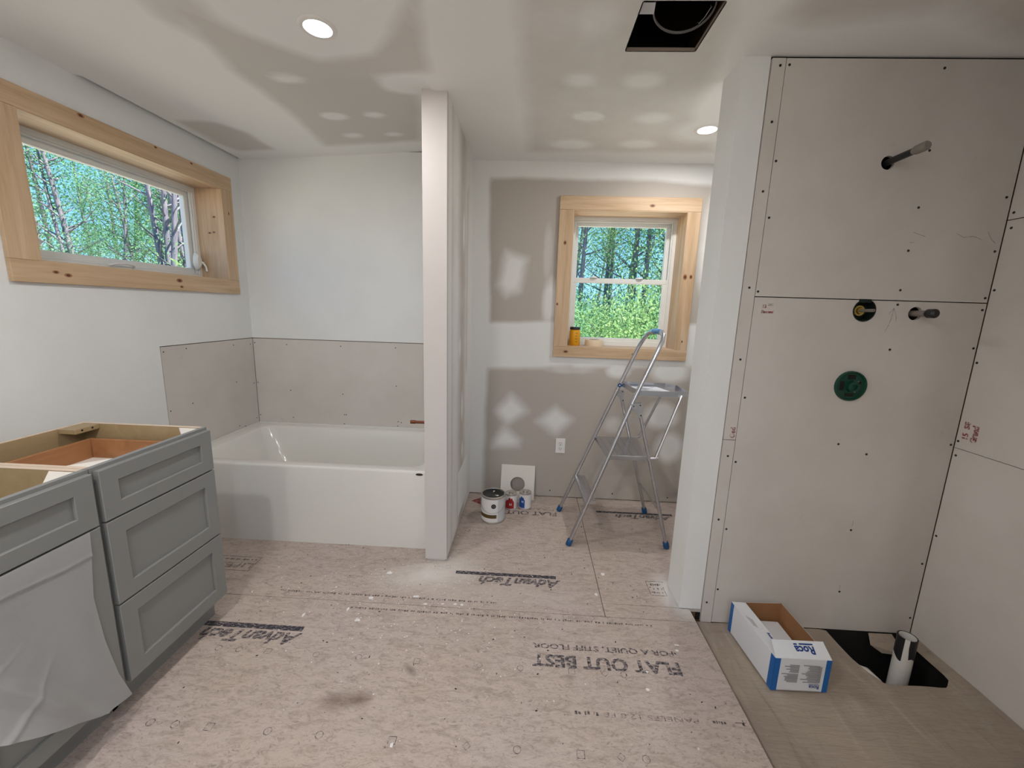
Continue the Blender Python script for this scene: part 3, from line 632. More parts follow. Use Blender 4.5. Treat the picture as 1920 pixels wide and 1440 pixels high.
def knot(p, axis, r, parent, el=1.5, along=(0, 1, 0)):
    bm = bmesh.new(); q = basis(p, along, Vector(axis).cross(Vector(along)))
    for (rr, z, m_) in ((r, .0005, 'knot'),):
        vs = [bm.verts.new(q @ Vector((rr*el*math.cos(2*PI*k/14), rr*math.sin(2*PI*k/14), z))) for k in range(14)]; bm.faces.new(vs)
    bm_to('knot', bm, 'knot', parent, None, 0, False)
    bm = bmesh.new(); vs = [bm.verts.new(q @ Vector((r*1.9*el*math.cos(2*PI*k/14), r*1.5*math.sin(2*PI*k/14), .0003))) for k in range(14)]; bm.faces.new(vs)
    bm_to('knot_ring', bm, 'knot2', parent, None, 0, False)
for (u, v, r) in [(1.977, 2.262, .006), (2.359, 2.265, .004), (2.601, 2.262, .004), (2.419, 1.551, .008), (1.771, 1.542, .005), (1.819, 1.532, .006), (2.43, 1.515, .005)]: knot((XL+.0192, u, v), (1, 0, 0), r, win1)
knot((XL+.0192, 2.885, 2.034), (1, 0, 0), .004, win1, 1.5, (0, 0, 1))
for (u, v, r, al) in [(.798, 2.165, .007, (1, 0, 0)), (.262, 1.150, .007, (1, 0, 0)), (.75, 1.148, .004, (1, 0, 0))]: knot((u, YB2-.0192, v), (0, -1, 0), r, win2, 1.5, al)
for (u, v, r) in [(.217, 1.911, .007), (.174+.01, 1.489, .005), (1.065, 1.70, .009), (1.105, 1.702, .007), (1.09, 1.25, .004)]: knot((u, YB2-.0182, v), (0, -1, 0), r, win2, 1.2, (0, 0, 1))
for (w_, z) in ((.06, 1.9), (.09, 1.895), (.05, 2.0)): knot((XL-w_, 2.8345, z), (0, -1, 0), .005, win1, 1.3, (1, 0, 0))
# crank operator, lever and sash pull, plaster-smudged sticker on the left window
p0 = (XL-.172, 2.79, 1.70)
bm = bmesh.new(); add_lathe(bm, [(0, .03), (.018, .028), (.026, .015), (.028, 0)], p0, 20, (1, 0, 0)); bmesh.ops.scale(bm, vec=(1, 1, 2.1), verts=bm.verts, space=Matrix.Translation(-Vector(p0))); bm_to('crank_housing', bm, 'vinyl', win1, None, 40)
tube('crank_handle', [(XL-.15, 2.80, 1.70), (XL-.14, 2.81, 1.695), (XL-.125, 2.815, 1.665), (XL-.118, 2.812, 1.635)], [.006, .007, .0055, .0065], 'vinyl', win1, 10)
tube('sash_pull', [(XL-.17, 2.19, 1.612), (XL-.15, 2.205, 1.622), (XL-.145, 2.26, 1.628), (XL-.15, 2.315, 1.622), (XL-.17, 2.33, 1.612)], .006, 'vinyl', win1, 10)
st = [(1.80, 1.63), (1.80, 1.82), (1.83, 1.84), (1.86, 1.835), (1.885, 1.845), (1.915, 1.83), (1.905, 1.80), (1.925, 1.77), (1.90, 1.74), (1.91, 1.71), (1.935, 1.69), (1.905, 1.665), (1.92, 1.645), (1.89, 1.63)]
prism('torn_sticker', [(XL-.2135, a, b) for a, b in st], (.001, 0, 0), 'paper', win1)
# ------------------------------------------------------------------ bathtub
def tub():
    x0, x1, y0, y1, zt = XL+.004, XP0-.002, 2.22, YB-.004, .494
    N = 72; cx, cy = (x0+x1)/2, (y0+y1)/2
    def rr(xa, xb, ya, yb, r, z):
        pts = []; hx, hy = (xb-xa)/2, (yb-ya)/2; mx, my = (xa+xb)/2, (ya+yb)/2; per = []
        q = N//4
        for c_, (sx, sy, a0) in enumerate(((1, 1, 0), (-1, 1, PI/2), (-1, -1, PI), (1, -1, 3*PI/2))):
            for k in range(q):
                a = a0 + (PI/2)*(k/(q-1)); per.append((mx+sx*(hx-r)+r*math.cos(a), my+sy*(hy-r)+r*math.sin(a), z))
        return per
    L = [rr(x0, x1, y0, y1, .003, 0), rr(x0, x1, y0, y1, .003, zt-.016), rr(x0+.002, x1-.002, y0+.002, y1-.002, .003, zt-.006), rr(x0+.008, x1-.008, y0+.008, y1-.008, .003, zt),
         rr(x0+.085, x1-.06, y0+.062, y1-.058, .07, zt), rr(x0+.092, x1-.068, y0+.070, y1-.066, .07, zt-.003), rr(x0+.10, x1-.075, y0+.078, y1-.074, .08, zt-.015),
         rr(x0+.17, x1-.095, y0+.10, y1-.095, .1, zt-.2), rr(x0+.25, x1-.12, y0+.125, y1-.12, .11, zt-.35), rr(x0+.29, x1-.15, y0+.16, y1-.155, .12, zt-.385), rr(x0+.5, x1-.4, y0+.25, y1-.25, .1, zt-.40)]
    bm = bmesh.new(); R = [[bm.verts.new(p) for p in l] for l in L]
    for i in range(len(R)-1):
        for k in range(N): bm.faces.new((R[i][k], R[i][(k+1) % N], R[i+1][(k+1) % N], R[i+1][k]))
    bm.faces.new(R[-1])
    return bm
tb = empty('bathtub', ((XL+XP0)/2, 2.63, 0), 'white alcove bathtub with a flat apron set between the left wall and the post', 'bathtub')
bm_to('tub_shell', tub(), 'tub', tb, None, 35)
boxes('tile_flange', [(XL+.004, XL+.010, 2.24, YB-.004, .49, .505), (XL+.004, XP0-.003, YB-.010, YB-.004, .49, .505)], 'tub', tb)
bm = bmesh.new(); add_lathe(bm, [(0, .002), (.02, .002), (.023, 0)], (-.618, 2.2205, .474), 24, (0, -1, 0)); bmesh.ops.scale(bm, vec=(1, 1, .33), verts=bm.verts, space=Matrix.Translation((.618, -2.2205, -.474))); bm_to('oval_badge', bm, 'oval', tb, None)['label'] = 'small dark oval badge'
cs = empty('copper_stub', (XP0, 2.63, .673), 'short copper pipe stub poking out of the post wall above the bathtub', 'pipe')
tube('stub_pipe', [(XP0+.01, 2.63, .674), (-.77, 2.63, .672)], .0095, 'copper', cs, 14)
tube('fitting', [(-.755, 2.63, .6722), (-.787, 2.63, .672)], .0125, 'copper', cs, 14)
# ------------------------------------------------------------------ vanity cabinets
XC = -1.345; XF = XC-.019; XBk = XC-.562; ZTOP = .908; ZBOT = .123
def shaker(name, parent, y0, y1, z0, z1, rail):
    """front with frame and recessed flat panel facing +x"""
    d = empty_part(name, parent)
    bm = bmesh.new(); yi0, yi1, zi0, zi1 = y0+.057, y1-.057, z0+rail, z1-rail
    O_ = [(y0, z0), (y1, z0), (y1, z1), (y0, z1)]; I_ = [(yi0, zi0), (yi1, zi0), (yi1, zi1), (yi0, zi1)]
    b_ = .0015
    def lp(L, x, ins=0): 
        s = [(1, 1), (-1, 1), (-1, -1), (1, -1)]; return [bm.verts.new((x, p[0]+q[0]*ins, p[1]+q[1]*ins)) for p, q in zip(L, s)]
    back = lp(O_, XF); o1 = lp(O_, XC-b_); o2 = lp(O_, XC, b_); i1 = lp(I_, XC, -b_); i2 = lp(I_, XC-b_); i3 = lp(I_, XC-.010)
    for a, b in ((back, o1), (o1, o2), (o2, i1), (i1, i2), (i2, i3)):
        for k in range(4): bm.faces.new((a[k], a[(k+1) % 4], b[(k+1) % 4], b[k]))
    bm.faces.new(back[::-1]); bm.faces.new(i3)
    return bm_to(name, bm, 'gray', parent)
def empty_part(name, parent): return None
def cabinet(name, y0, y1, label, kind):
    c = empty(name, ((XF+XBk)/2, (y0+y1)/2, 0), label, 'cabinet'); t = .016
    yf0, yf1 = y0, y1
    boxes('side_panel', [(XBk, XF-.019, y1-t, y1, .105, ZTOP), (XBk, XC-.075, y1-t, y1, 0, .105)], 'gray', c)
    # interior skins of the side panels in ply colour
    boxes('side_panel', [(XBk, XF-.019, y0, y0+t, .1055, ZTOP-.0005)], 'ply', c); boxes('side_foot', [(XBk, XC-.075, y0, y0+t, 0, .105)], 'gray', c)
    boxes('side_lining', [(XBk, XF-.02, y1-t-.002, y1-t, .11, ZTOP-.001)], 'ply', c)
    boxes('back_panel', [(XBk, XBk+.012, y0+t, y1-t-.002, 0, ZTOP-.001)], 'ply', c)
    boxes('top_edge', [(XBk, XBk+.012, y0+t, y1-t-.002, ZTOP-.001, ZTOP+.0004), (XBk, XF-.019, y0, y0+t, ZTOP-.0005, ZTOP+.0006), (XBk, XF-.019, y1-t-.002, y1, ZTOP, ZTOP+.0006)], 'plyedge', c)
    boxes('bottom_panel', [(XBk+.012, XF-.019, y0+t, y1-t-.002, .11, .123)], 'ply', c)
    boxes('toe_kick', [(XC-.088, XC-.075, y0, y1-t, 0, .11)], 'gray', c)
    # face frame
    boxes('face_frame', [(XF-.019, XF-.001, y0, y0+.036, .105, ZTOP), (XF-.019, XF-.001, y1-.036, y1, .105, ZTOP), (XF-.019, XF-.001, y0+.036, y1-.036, ZTOP-.036, ZTOP), (XF-.019, XF-.001, y0+.036, y1-.036, .105, .14), (XF-.019, XF-.001, y0+.036, y1-.036, .70, .73)], 'gray', c)
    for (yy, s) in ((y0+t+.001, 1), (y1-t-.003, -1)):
        prism('corner_triangle', [(XF-.020, yy, ZTOP-.014), (XF-.020-.085, yy, ZTOP-.014), (XF-.020, yy+s*.085, ZTOP-.014)], (0, 0, .012), 'white', c)  # pale triangle at each upper front corner
    return c
DY0, DY1 = 1.152, 1.607
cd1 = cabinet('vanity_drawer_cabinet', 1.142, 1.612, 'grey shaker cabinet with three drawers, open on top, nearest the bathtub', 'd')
for i, (z0, z1, r) in enumerate([(.7245, .897, .050), (.4225, .7185, .057), (.121, .4165, .057)]):
    d = shaker('drawer', cd1, DY0, DY1, z0, z1, r)
    if i == 0:
        zb, ztp = .76, .852; xa, xb = XC-.025, XC-.50; ya, yb = DY0+.03, DY1-.035
        boxes('drawer_box', [(xa-.014, xa, ya, yb, zb, ztp), (xb, xb+.014, ya, yb, zb, ztp), (xb+.014, xa-.014, ya, ya+.014, zb, ztp), (xb+.014, xa-.014, yb-.014, yb, zb, ztp)], 'birch', d, .002)
        boxes('drawer_bottom', [(xb+.014, xa-.014, ya+.014, yb-.014, zb+.004, zb+.01)], 'white', d)
bk = cd1
boxes('cleat_block', [(XBk+.012, XBk+.085, 1.50, 1.594, ZTOP-.020, ZTOP-.001)], 'ply', cd1, .001)
for yy in (1.525, 1.565): lathe('pocket_hole', [(0, .001), (.004, .001), (.004, 0)], (XBk+.085, yy, ZTOP-.009), 'dark', cd1, 10, (1, 0, 0))
SY0, SY1 = .37, 1.132
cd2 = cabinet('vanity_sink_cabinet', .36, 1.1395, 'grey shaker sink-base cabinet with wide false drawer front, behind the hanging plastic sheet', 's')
shaker('false_front', cd2, SY0, SY1, .7245, .897, .05)
shaker('cabinet_door', cd2, SY0, (SY0+SY1)/2-.0015, .121, .7185, .057); shaker('cabinet_door', cd2, (SY0+SY1)/2+.0015, SY1, .121, .7185, .057)
# plastic sheet
def sheet():
    bm = bmesh.new(); NU, NV = 150, 120; rd = random.Random(2); V = []
    edge = [(.725, 1.097), (.648, 1.092), (.51, 1.076), (.348, 1.085), (.204, 1.104), (.082, 1.133)]
    zs = [e_[0] for e_ in edge][::-1]; ys = [e_[1] for e_ in edge][::-1]
    for j in range(NV+1):
        t = j/NV; row = []
        for i in range(NU+1):
            s = i/NU      # 0 far edge, 1 near
            zbot = .095 + .03*min(1, s/.12) + .60*max(0, s-.12); ztop = .722
            z = ztop + (zbot-ztop)*t
            ye = np.interp(z, zs, ys); y = ye + (.40-ye)*s
            bulge = .003 + .05*t**2*(1-s*.3) + .014*t*math.sin(5.5*s*PI+2.2*t) + .007*t*math.sin(15*s+7*t) + .03*math.exp(-((s-.45-.35*t)/.07)**2)*t*(1-t)*1.4 + .02*math.exp(-((s-(.75-.6*t))/.05)**2)*t
            bulge *= .25+.75*min(1, s/.25)
            bulge += .0035*math.exp(-((t-.125)/.007)**2) + .012*max(0, 1-abs(s-.30-.5*(t-.75))/.018)*max(0, t-.45) + .016*max(0, 1-abs(s-.62-.9*(t-.8))/.02)*max(0, t-.4) + .008*max(0, 1-abs(s-.12-.4*(1-t))/.012)*max(0, t-.6)
            if t < .12: bulge *= t/.12; bulge += .002
            row.append(bm.verts.new((XC+.003+max(bulge, .001), y, z)))
        V.append(row)
    for j in range(NV):
        for i in range(NU): bm.faces.new((V[j][i], V[j][i+1], V[j+1][i+1], V[j+1][i]))
    return bm
sh = bm_to('plastic_sheet', sheet(), 'poly', None, (XC, .75, .1), 70); tag(sh, 'wrinkled translucent plastic sheet hanging over the doors of the grey sink cabinet', 'plastic sheet')
# ------------------------------------------------------------------ step ladder
ld = empty('step_ladder', (.58, 2.575, 0), 'folding aluminium step ladder with blue feet and a tray shelf, open before the back window', 'ladder')
near = [(.289, 2.343, .012), (.50, 2.372, .58), (.630, 2.40, .935), (.755, 2.425, 1.235), (.775, 2.435, 1.285), (.785, 2.455, 1.315), (.785, 2.49, 1.332), (.778, 2.53, 1.334)]
far = [(.258, 2.781, .012), (.468, 2.755, .575), (.608, 2.735, .945), (.712, 2.71, 1.222), (.735, 2.695, 1.275), (.75, 2.665, 1.312), (.762, 2.625, 1.330), (.770, 2.58, 1.334)]
tube('side_rail', near, .0165, 'alu', ld, 14, ry=.0125); tube('side_rail', far, .0165, 'alu', ld, 14, ry=.0125)
tube('top_grip', [(.779, 2.515, 1.3345), (.774, 2.555, 1.336), (.769, 2.60, 1.333)], .0165, 'bluelt', ld, 16)
rn = [(.664, 2.385, .87), (.742, 2.372, .588), (.899, 2.366, .012)]; rf = [(.636, 2.752, .873), (.762, 2.785, .45), (.885, 2.814, .012)]
tube('rear_leg', rn, .0145, 'alu', ld, 14, ry=.011); tube('rear_leg', rf, .0145, 'alu', ld, 14, ry=.011)
for p, q in ((near[0], near[1]), (far[0], far[1]), (rn[2], rn[1]), (rf[2], rf[1])):
    a = Vector(p); dd = (Vector(q)-a).normalized(); a0 = a - dd*.010
    tube('rubber_foot', [a0, a0+dd*.006, a0+dd*.040, a0+dd*.043], [.016, .0185, .0175, .0155], 'blue', ld, 14)
def slab(name, quad, z0, z1, mat, parent, bev=.002):
    bm = bmesh.new(); lo = [bm.verts.new((x, y, z0)) for x, y in quad]; hi = [bm.verts.new((x, y, z1)) for x, y in quad]
    bm.faces.new(lo[::-1]); bm.faces.new(hi)
    for k in range(4): bm.faces.new((lo[k], lo[(k+1) % 4], hi[(k+1) % 4], hi[k]))
    if bev: bmesh.ops.bevel(bm, geom=bm.edges[:], offset=bev, segments=1, affect='EDGES')
    return bm_to(name, bm, mat, parent)
pf_ = slab('platform_step', [(.497, 2.375), (.748, 2.378), (.765, 2.762), (.478, 2.752)], .562, .590, 'alu', ld)
for k in range(5):
    u = .10+.17*k; xa = .497+(.748-.497)*u; xb = .478+(.765-.478)*u
    slab('tread_rib', [(xa-.004, 2.395), (xa+.004, 2.395), (xb+.004, 2.74), (xb-.004, 2.74)], .590, .592, 'alu', pf_, 0)
slab('lower_step', [(.372, 2.36), (.445, 2.362), (.425, 2.762), (.352, 2.76)], .270, .294, 'alu', ld)
for k in range(3):
    u = .2+.3*k; slab('tread_rib', [(.372+.073*u-.003, 2.375), (.372+.073*u+.003, 2.375), (.352+.073*u+.003, 2.745), (.352+.073*u-.003, 2.745)], .294, .2955, 'alu', ld, 0)
for (y0_, y1_) in ((2.366, 2.352), (2.765, 2.778)): tube('pivot_link', [(.735, y0_, .580), (.790, y1_, .592)], .010, 'alu', ld, 8, ry=.004)
# tray with raised rim, tapered at the outer end
tq = [(.645, 2.405), (.90, 2.405), (.955, 2.44), (.962, 2.66), (.91, 2.705), (.625, 2.715)]
bm = bmesh.new(); n = len(tq); cx = sum(p[0] for p in tq)/n; cy = sum(p[1] for p in tq)/n; ins = lambda p, d: (p[0]+(cx-p[0])*d, p[1]+(cy-p[1])*d)
Ls = [[(*ins(p, .0), .958) for p in tq], [(*ins(p, 0), .990) for p in tq], [(*ins(p, .03), .990) for p in tq], [(*ins(p, .035), .966) for p in tq]]
R = [[bm.verts.new(p) for p in l] for l in Ls]
for i in range(3):
    for k in range(n): bm.faces.new((R[i][k], R[i][(k+1) % n], R[i+1][(k+1) % n], R[i+1][k]))
bm.faces.new(R[3]); bm.faces.new(R[0][::-1]); bm_to('tray', bm, 'alu', ld)
tube('tray_strut', [(.775, 2.352, .595), (.905, 2.395, .972)], .0115, 'alu', ld, 8, ry=.0075); tube('tray_strut', [(.785, 2.775, .59), (.915, 2.715, .968)], .0115, 'alu', ld, 8, ry=.0075)
tube('tray_link', [(.61, 2.722, .962), (.66, 2.712, .972)], .011, 'alu', ld, 8, ry=.004); tube('tray_link', [(.625, 2.40, .962), (.66, 2.403, .972)], .011, 'alu', ld, 8, ry=.004)
tube('leg_brace', [(.828, 2.797, .235), (.838, 2.369, .245)], .0075, 'alu', ld, 10)
tube('platform_pivot_bar', [(.742, 2.360, .577), (.760, 2.780, .577)], .007, 'alu', ld, 10)
for (x, y, z, s) in ((.646, 2.380, .892, -1), (.622, 2.748, .90, -1)):
    b = prism('hinge_bracket', [(x-.035, y, z+.02), (x-.01, y, z+.028), (x+.022, y, z+.03), (x+.032, y, z+.012), (x+.026, y, z-.02), (x+.034, y, z-.055), (x+.018, y, z-.062), (x+.0, y, z-.03), (x-.03, y, z-.005)], (0, -.014 if y < 2.5 else -.012, 0), 'alu', ld)
    for (dx, dz) in ((-.022, .008), (.016, .016), (.024, -.045)): lathe('rivet', [(0, .003), (.004, .002), (.0045, 0)], (x+dx, y-.014, z+dz), 'oval', b, 10, (0, -1, 0))
lathe('blue_joint', [(.006, 0), (.014, 0), (.014, .008), (.006, .008)], (.612, 2.722, .962), 'blue', ld, 18, (0, -1, 0), close=True)
pp = empty('instruction_leaflet', (.76, 2.55, .9665), 'white printed paper leaflet lying on the ladder tray', 'paper')
PL = [(.66, 2.66), (.84, 2.665), (.90, 2.44), (.72, 2.435)]
prism('sheet', [(x, y, .968+.001*i) for i, (x, y) in enumerate(PL)], (0, 0, .0008), 'paper', pp)
for (x, y, w_, h_) in [(.72, 2.63, .02, .008), (.80, 2.63, .018, .007), (.75, 2.59, .05, .004), (.76, 2.57, .05, .003), (.80, 2.54, .06, .003), (.82, 2.50, .04, .008), (.76, 2.50, .03, .008), (.84, 2.47, .05, .003)]: boxes('print_block', [(x-w_/2, x+w_/2, y-h_/2, y+h_/2, .9705, .9712)], 'txtgrey', pp)
# ------------------------------------------------------------------ small things on the floor and sill
pc = empty('paint_can', (-.214, 2.628, 0), 'white gallon paint can with black lid and wire bail, left of the ladder', 'can'); c = (-.214, 2.628, 0)
lathe('can_body', [(0, 0), (.080, 0), (.083, .003), (.083, .006), (.0815, .009), (.0815, .178), (.083, .181), (.0835, .188), (.0815, .190), (.076, .190), (.074, .182), (0, .182)], c, 'tin', pc, 48)
lathe('wrap_label', [(.0820, .012), (.0822, .0121), (.0822, .174), (.0820, .1741)], c, 'canwhite', pc, 48)
lathe('lid', [(0, .1835), (.055, .1835), (.060, .187), (.070, .187), (.0735, .183)], c, 'lidblack', pc, 48)['label'] = 'glossy black lid with white drips'
def wrap(name, c, r, a0, a1, z0, z1, mat, parent, n=14, zf=None):
    bm = bmesh.new(); A_ = []; B_ = []
    for k in range(n+1):
        a = math.radians(a0+(a1-a0)*k/n); f = k/n; za, zb = (z0, z1) if zf is None else zf(f)
        A_.append(bm.verts.new((c[0]+r*math.cos(a), c[1]+r*math.sin(a), za))); B_.append(bm.verts.new((c[0]+r*math.cos(a), c[1]+r*math.sin(a), zb)))
    for k in range(n): bm.faces.new((A_[k], A_[k+1], B_[k+1], B_[k]))
    return bm_to(name, bm, mat, parent, (None), 60)
wrap('brown_band', c, .0828, 188, 292, .040, .066, 'labelbrown', pc, 16)
wrap('side_text_panel', c, .0826, 298, 350, .014, .172, 'labelgrey', pc, 10)
a = math.radians(277); dn = (math.cos(a), math.sin(a), 0)
lathe('round_logo', [(0, .0022), (.016, .0022), (.0165, 0)], (c[0]+.0818*dn[0], c[1]+.0818*dn[1], .128), 'black', pc, 24, dn)
lathe('logo_ring', [(.006, .0026), (.008, .0026)], (c[0]+.0818*dn[0], c[1]+.0818*dn[1], .128), 'txtgrey', pc, 24, dn)
bail = [(c[0]+(.085+.006*math.sin(PI*k/12))*math.cos(math.radians(180+k*15)) , c[1]+(.085+.006*math.sin(PI*k/12))*math.sin(math.radians(180+k*15)), .155-.075*math.sin(PI*k/12)**.8) for k in range(13)]
tube('wire_bail', bail, .0016, 'steel', pc, 6)
for sgn in (-1, 1): lathe('bail_ear', [(0, .005), (.008, .004), (.011, 0)], (c[0]+sgn*.082, c[1], .155), 'tin', pc, 14, (sgn, 0, 0))
for (x, y, r) in ((-.213, 2.668, .007), (-.216, 2.655, .003), (-.183, 2.603, .008), (-.196, 2.607, .004)): lathe('lid_drip', [(0, .0015), (r*.7, .001), (r, 0)], (x, y, .1838), 'canwhite', pc, 12)
def small_can(x, y, col, label, h=.118):
    s = empty('solvent_can', (x, y, 0), label, 'can', None); c = (x, y, 0); r = .044
    lathe('can_body', [(0, 0), (r-.002, 0), (r, .003), (r-.001, .006), (r-.001, h-.006), (r, h-.003), (r-.001, h), (r-.006, h), (r-.008, h-.004), (.017, h-.004), (0, h-.004)], c, 'tin', s, 36)
    lathe('cap', [(.019, h-.004), (.0195, h+.010), (.017, h+.012), (0, h+.012)], c, 'tin', s, 24)
    wrap('paper_label', c, r-.0004, 160, 380, .006, h-.010, 'canwhite', s, 24)
    rd = random.Random(x*100)
    pk = [.05, .062, .078, .070, .088, .098, .086, .092, .072, .060]
    wrap('colour_field', c, r+.0002, 205 if col == 'labelred' else 195, 302 if col == 'labelred' else 266, 0, 0, col, s, 18, zf=lambda f: (.010, float(np.interp(f, np.linspace(0, 1, 10), pk)) if col == 'labelred' else float(np.interp(f, np.linspace(0, 1, 10), [.06, .075, .09, .08, .096, .10, .09, .094, .08, .07]))))
    return s
def curved_text(s, ang, c, r, z, size, mat, parent):
    a = math.radians(ang); n = Vector((math.cos(a), math.sin(a), 0)); x = Vector((-n.y, n.x, 0))
    text('printed_lettering', s, size, basis(Vector((c[0], c[1], 0))+n*(r+.001)-x*size*.35+Vector((0, 0, z)), x, (0, 0, 1)), mat, parent, .0006)
s1_ = small_can(-.096, 2.80, 'labelred', 'small metal can with red label, behind the white paint can')
s2_ = small_can(.008, 2.818, 'labelblue', 'small metal can with blue label, right of the red-labelled can', .122)
curved_text('H', 268, (-.096, 2.80), .044, .035, .026, 'canwhite', s1_); curved_text('H', 246, (.008, 2.818), .044, .052, .022, 'canwhite', s2_)
# holed board leaning on the wall
bs = empty('holed_board_offcut', (-.057, 2.93, 0), 'square white offcut with round hole, leaning on the back wall behind the small cans', 'board')
bm = bmesh.new(); hs = [(0.0, .098, .056)]
ed = []
for L_ in ([(-.13, 0), (.13, 0), (.13, .262), (-.13, .262)], [(.0+.056*math.cos(2*PI*k/32), .115+.056*math.sin(2*PI*k/32)) for k in range(32)]):
    vv = [bm.verts.new((x, 0, z)) for x, z in L_]; ed += [bm.edges.new((vv[i], vv[(i+1) % len(vv)])) for i in range(len(vv))]
bmesh.ops.triangle_fill(bm, edges=ed, use_beauty=True, normal=(0, -1, 0))
for f in [f for f in bm.faces if all(math.hypot(v.co.x, v.co.z-.115) < .0565 for v in f.verts)]: bm.faces.remove(f)
r = bmesh.ops.extrude_face_region(bm, geom=bm.faces[:]); bmesh.ops.translate(bm, vec=(0, .0125, 0), verts=[g for g in r['geom'] if isinstance(g, bmesh.types.BMVert)])
bmesh.ops.transform(bm, matrix=Matrix.Translation((-.057, 2.932, .001)) @ Matrix.Rotation(math.radians(-13), 4, 'X') @ Matrix.Rotation(.012, 4, 'Y'), verts=bm.verts)
bm_to('board_sheet', bm, 'white', bs)
# outlet
ol = empty('power_outlet', (.262, YB2, .424), 'white duplex power outlet on the back wall left of the ladder', 'outlet')
box('cover_plate', .226, .298, YB2-.006, YB2-.0002, .366, .482, 'plate', ol, .003, 2)
for zc in (.445, .403):
    rc = box('receptacle', .244, .280, YB2-.0085, YB2-.005, zc-.0145, zc+.0145, 'plate', ol, .003, 2)
    boxes('slot', [(.2535, .2555, YB2-.0088, YB2-.007, zc-.002, zc+.008), (.2680, .2700, YB2-.0088, YB2-.007, zc-.002, zc+.008), (.2595, .2645, YB2-.0088, YB2-.007, zc-.011, zc-.006)], 'black', rc)
lathe('plate_screw', [(0, .001), (.003, .0008), (.0035, 0)], (.262, YB2-.006, .424), 'steel', ol, 10, (0, -1, 0))
# jar and tape on the sill
SZ = 1.190
jr = empty('mixing_jar', (.333, 3.09, SZ), 'amber plastic jar with black lid on the back window sill', 'jar'); c = (.333, 3.09, SZ)
lathe('jar_body', [(0, 0), (.036, 0), (.040, .006), (.040, .105), (.036, .116), (.034, .120), (.034, .122), (0, .122)], c, 'yellow', jr, 36)
lathe('lid', [(.0385, .118), (.039, .120), (.039, .134), (.037, .137), (0, .137)], c, 'black', jr, 36)['label'] = 'black screw lid'
for k in range(4): wrap('level_mark', c, .0404, 268, 292, SZ+.028+.021*k, SZ+.031+.021*k, 'labelbrown', jr, 4)
tr = empty('tape_roll', (.478, 3.092, SZ), 'pale masking tape roll lying flat beside the amber jar', 'tape roll')
lathe('tape_wound', [(.040, 0), (.066, 0), (.0665, .002), (.0665, .046), (.066, .048), (.040, .048)], (.478, 3.092, SZ), 'tape', tr, 40, close=True)
lathe('core', [(.0375, .001), (.0398, .001), (.0398, .047), (.0375, .047)], (.478, 3.092, SZ), 'kraft', tr, 40, close=True)
# black gadget behind the wing wall
bt = empty('black_gadget', (1.245, 2.87, 0), 'small rounded black tool half hidden behind the shower wing wall', 'tool')
box('housing', 1.185, 1.30, 2.83, 2.95, .0, .135, 'black', bt, .022, 3, sm=50)
tube('carry_handle', [(1.21, 2.89, .125), (1.21, 2.89, .16), (1.235, 2.89, .175), (1.265, 2.89, .165), (1.275, 2.89, .125)], .007, 'black', bt, 10)
# ------------------------------------------------------------------ shower rough-in
sa = empty('shower_arm_stub', (1.401, YW, 2.062), 'dark capped pipe stub sticking out of the upper shower board', 'pipe')
tube('stub_pipe', [(1.401, YW+.10, 2.062), (1.402, YW-.115, 2.066)], .0125, 'black', sa, 16)
tube('end_cap', [(1.402, YW-.11, 2.066), (1.402, YW-.122, 2.066), (1.402, YW-.160, 2.067), (1.402, YW-.166, 2.067)], [.0125, .0165, .0165, .012], 'greypl', sa, 16)
sb = empty('lower_pipe_stub', (1.623, YW, 1.474), 'short grey capped pipe stub right of the dark round valve, below the board seam', 'pipe')
tube('stub_pipe', [(1.623, YW+.10, 1.474), (1.624, YW-.055, 1.475)], .0125, 'greypl', sb, 16)
tube('end_cap', [(1.624, YW-.05, 1.475), (1.624, YW-.058, 1.475), (1.624, YW-.086, 1.475), (1.624, YW-.094, 1.475)], [.0125, .0185, .0185, .010], 'black', sb, 16)
dv = empty('diverter_valve', (1.413, YW, 1.481), 'dark round diverter valve with brass ring and stem at the horizontal board seam', 'valve')
lathe('guard_cup', [(0, -.05), (.040, -.05), (.0435, -.045), (.0445, -.002), (.047, .0), (.047, .002), (.043, .002), (.040, -.04), (0, -.042)], (1.413, YW-.001, 1.481), 'greendk', dv, 36, (0, -1, 0))
box('mount_tab', 1.385, 1.435, YW-.002, YW+.02, 1.513, 1.5285, 'greendk', dv, .001)
lathe('brass_collar', [(.015, 0), (.022, 0), (.022, .012), (.015, .012)], (1.408, YW+.03, 1.480), 'brass', dv, 28, (0, -1, 0), close=True)
lathe('hex_nut', [(.008, 0), (.0135, 0), (.0135, .018), (.008, .018)], (1.408, YW+.028, 1.480), 'brass', dv, 6, (0, -1, 0), close=True)
tube('stem', [(1.408, YW+.02, 1.480), (1.409, YW-.055, 1.481)], .0065, 'greypl', dv, 12)
vg = empty('mixer_valve_guard', (1.409, YW, 1.155), 'round green plastic plaster guard over the shower mixer valve', 'valve')
lathe('guard_disc', [(0, .004), (.056, .004), (.060, .012), (.0645, .013), (.0655, .010), (.0645, -.03), (0, -.03)], (1.409, YW-.001, 1.155), 'green', vg, 44, (0, -1, 0))
lathe('hub', [(.024, .002), (.024, .020), (.020, .022), (.012, .022), (.012, .012), (0, .012)], (1.414, YW-.004, 1.153), 'green', vg, 28, (0, -1, 0))
for (ax_, az_, w_, h_) in ((0, .040, .034, .020), (-.036, .0, .018, .040), (.038, .014, .012, .012), (.0, -.040, .038, .014)):
    box('opening', 1.409+ax_-w_/2, 1.409+ax_+w_/2, YW-.0064, YW-.0045, 1.155+az_-h_/2, 1.155+az_+h_/2, 'dark', vg, .0005)
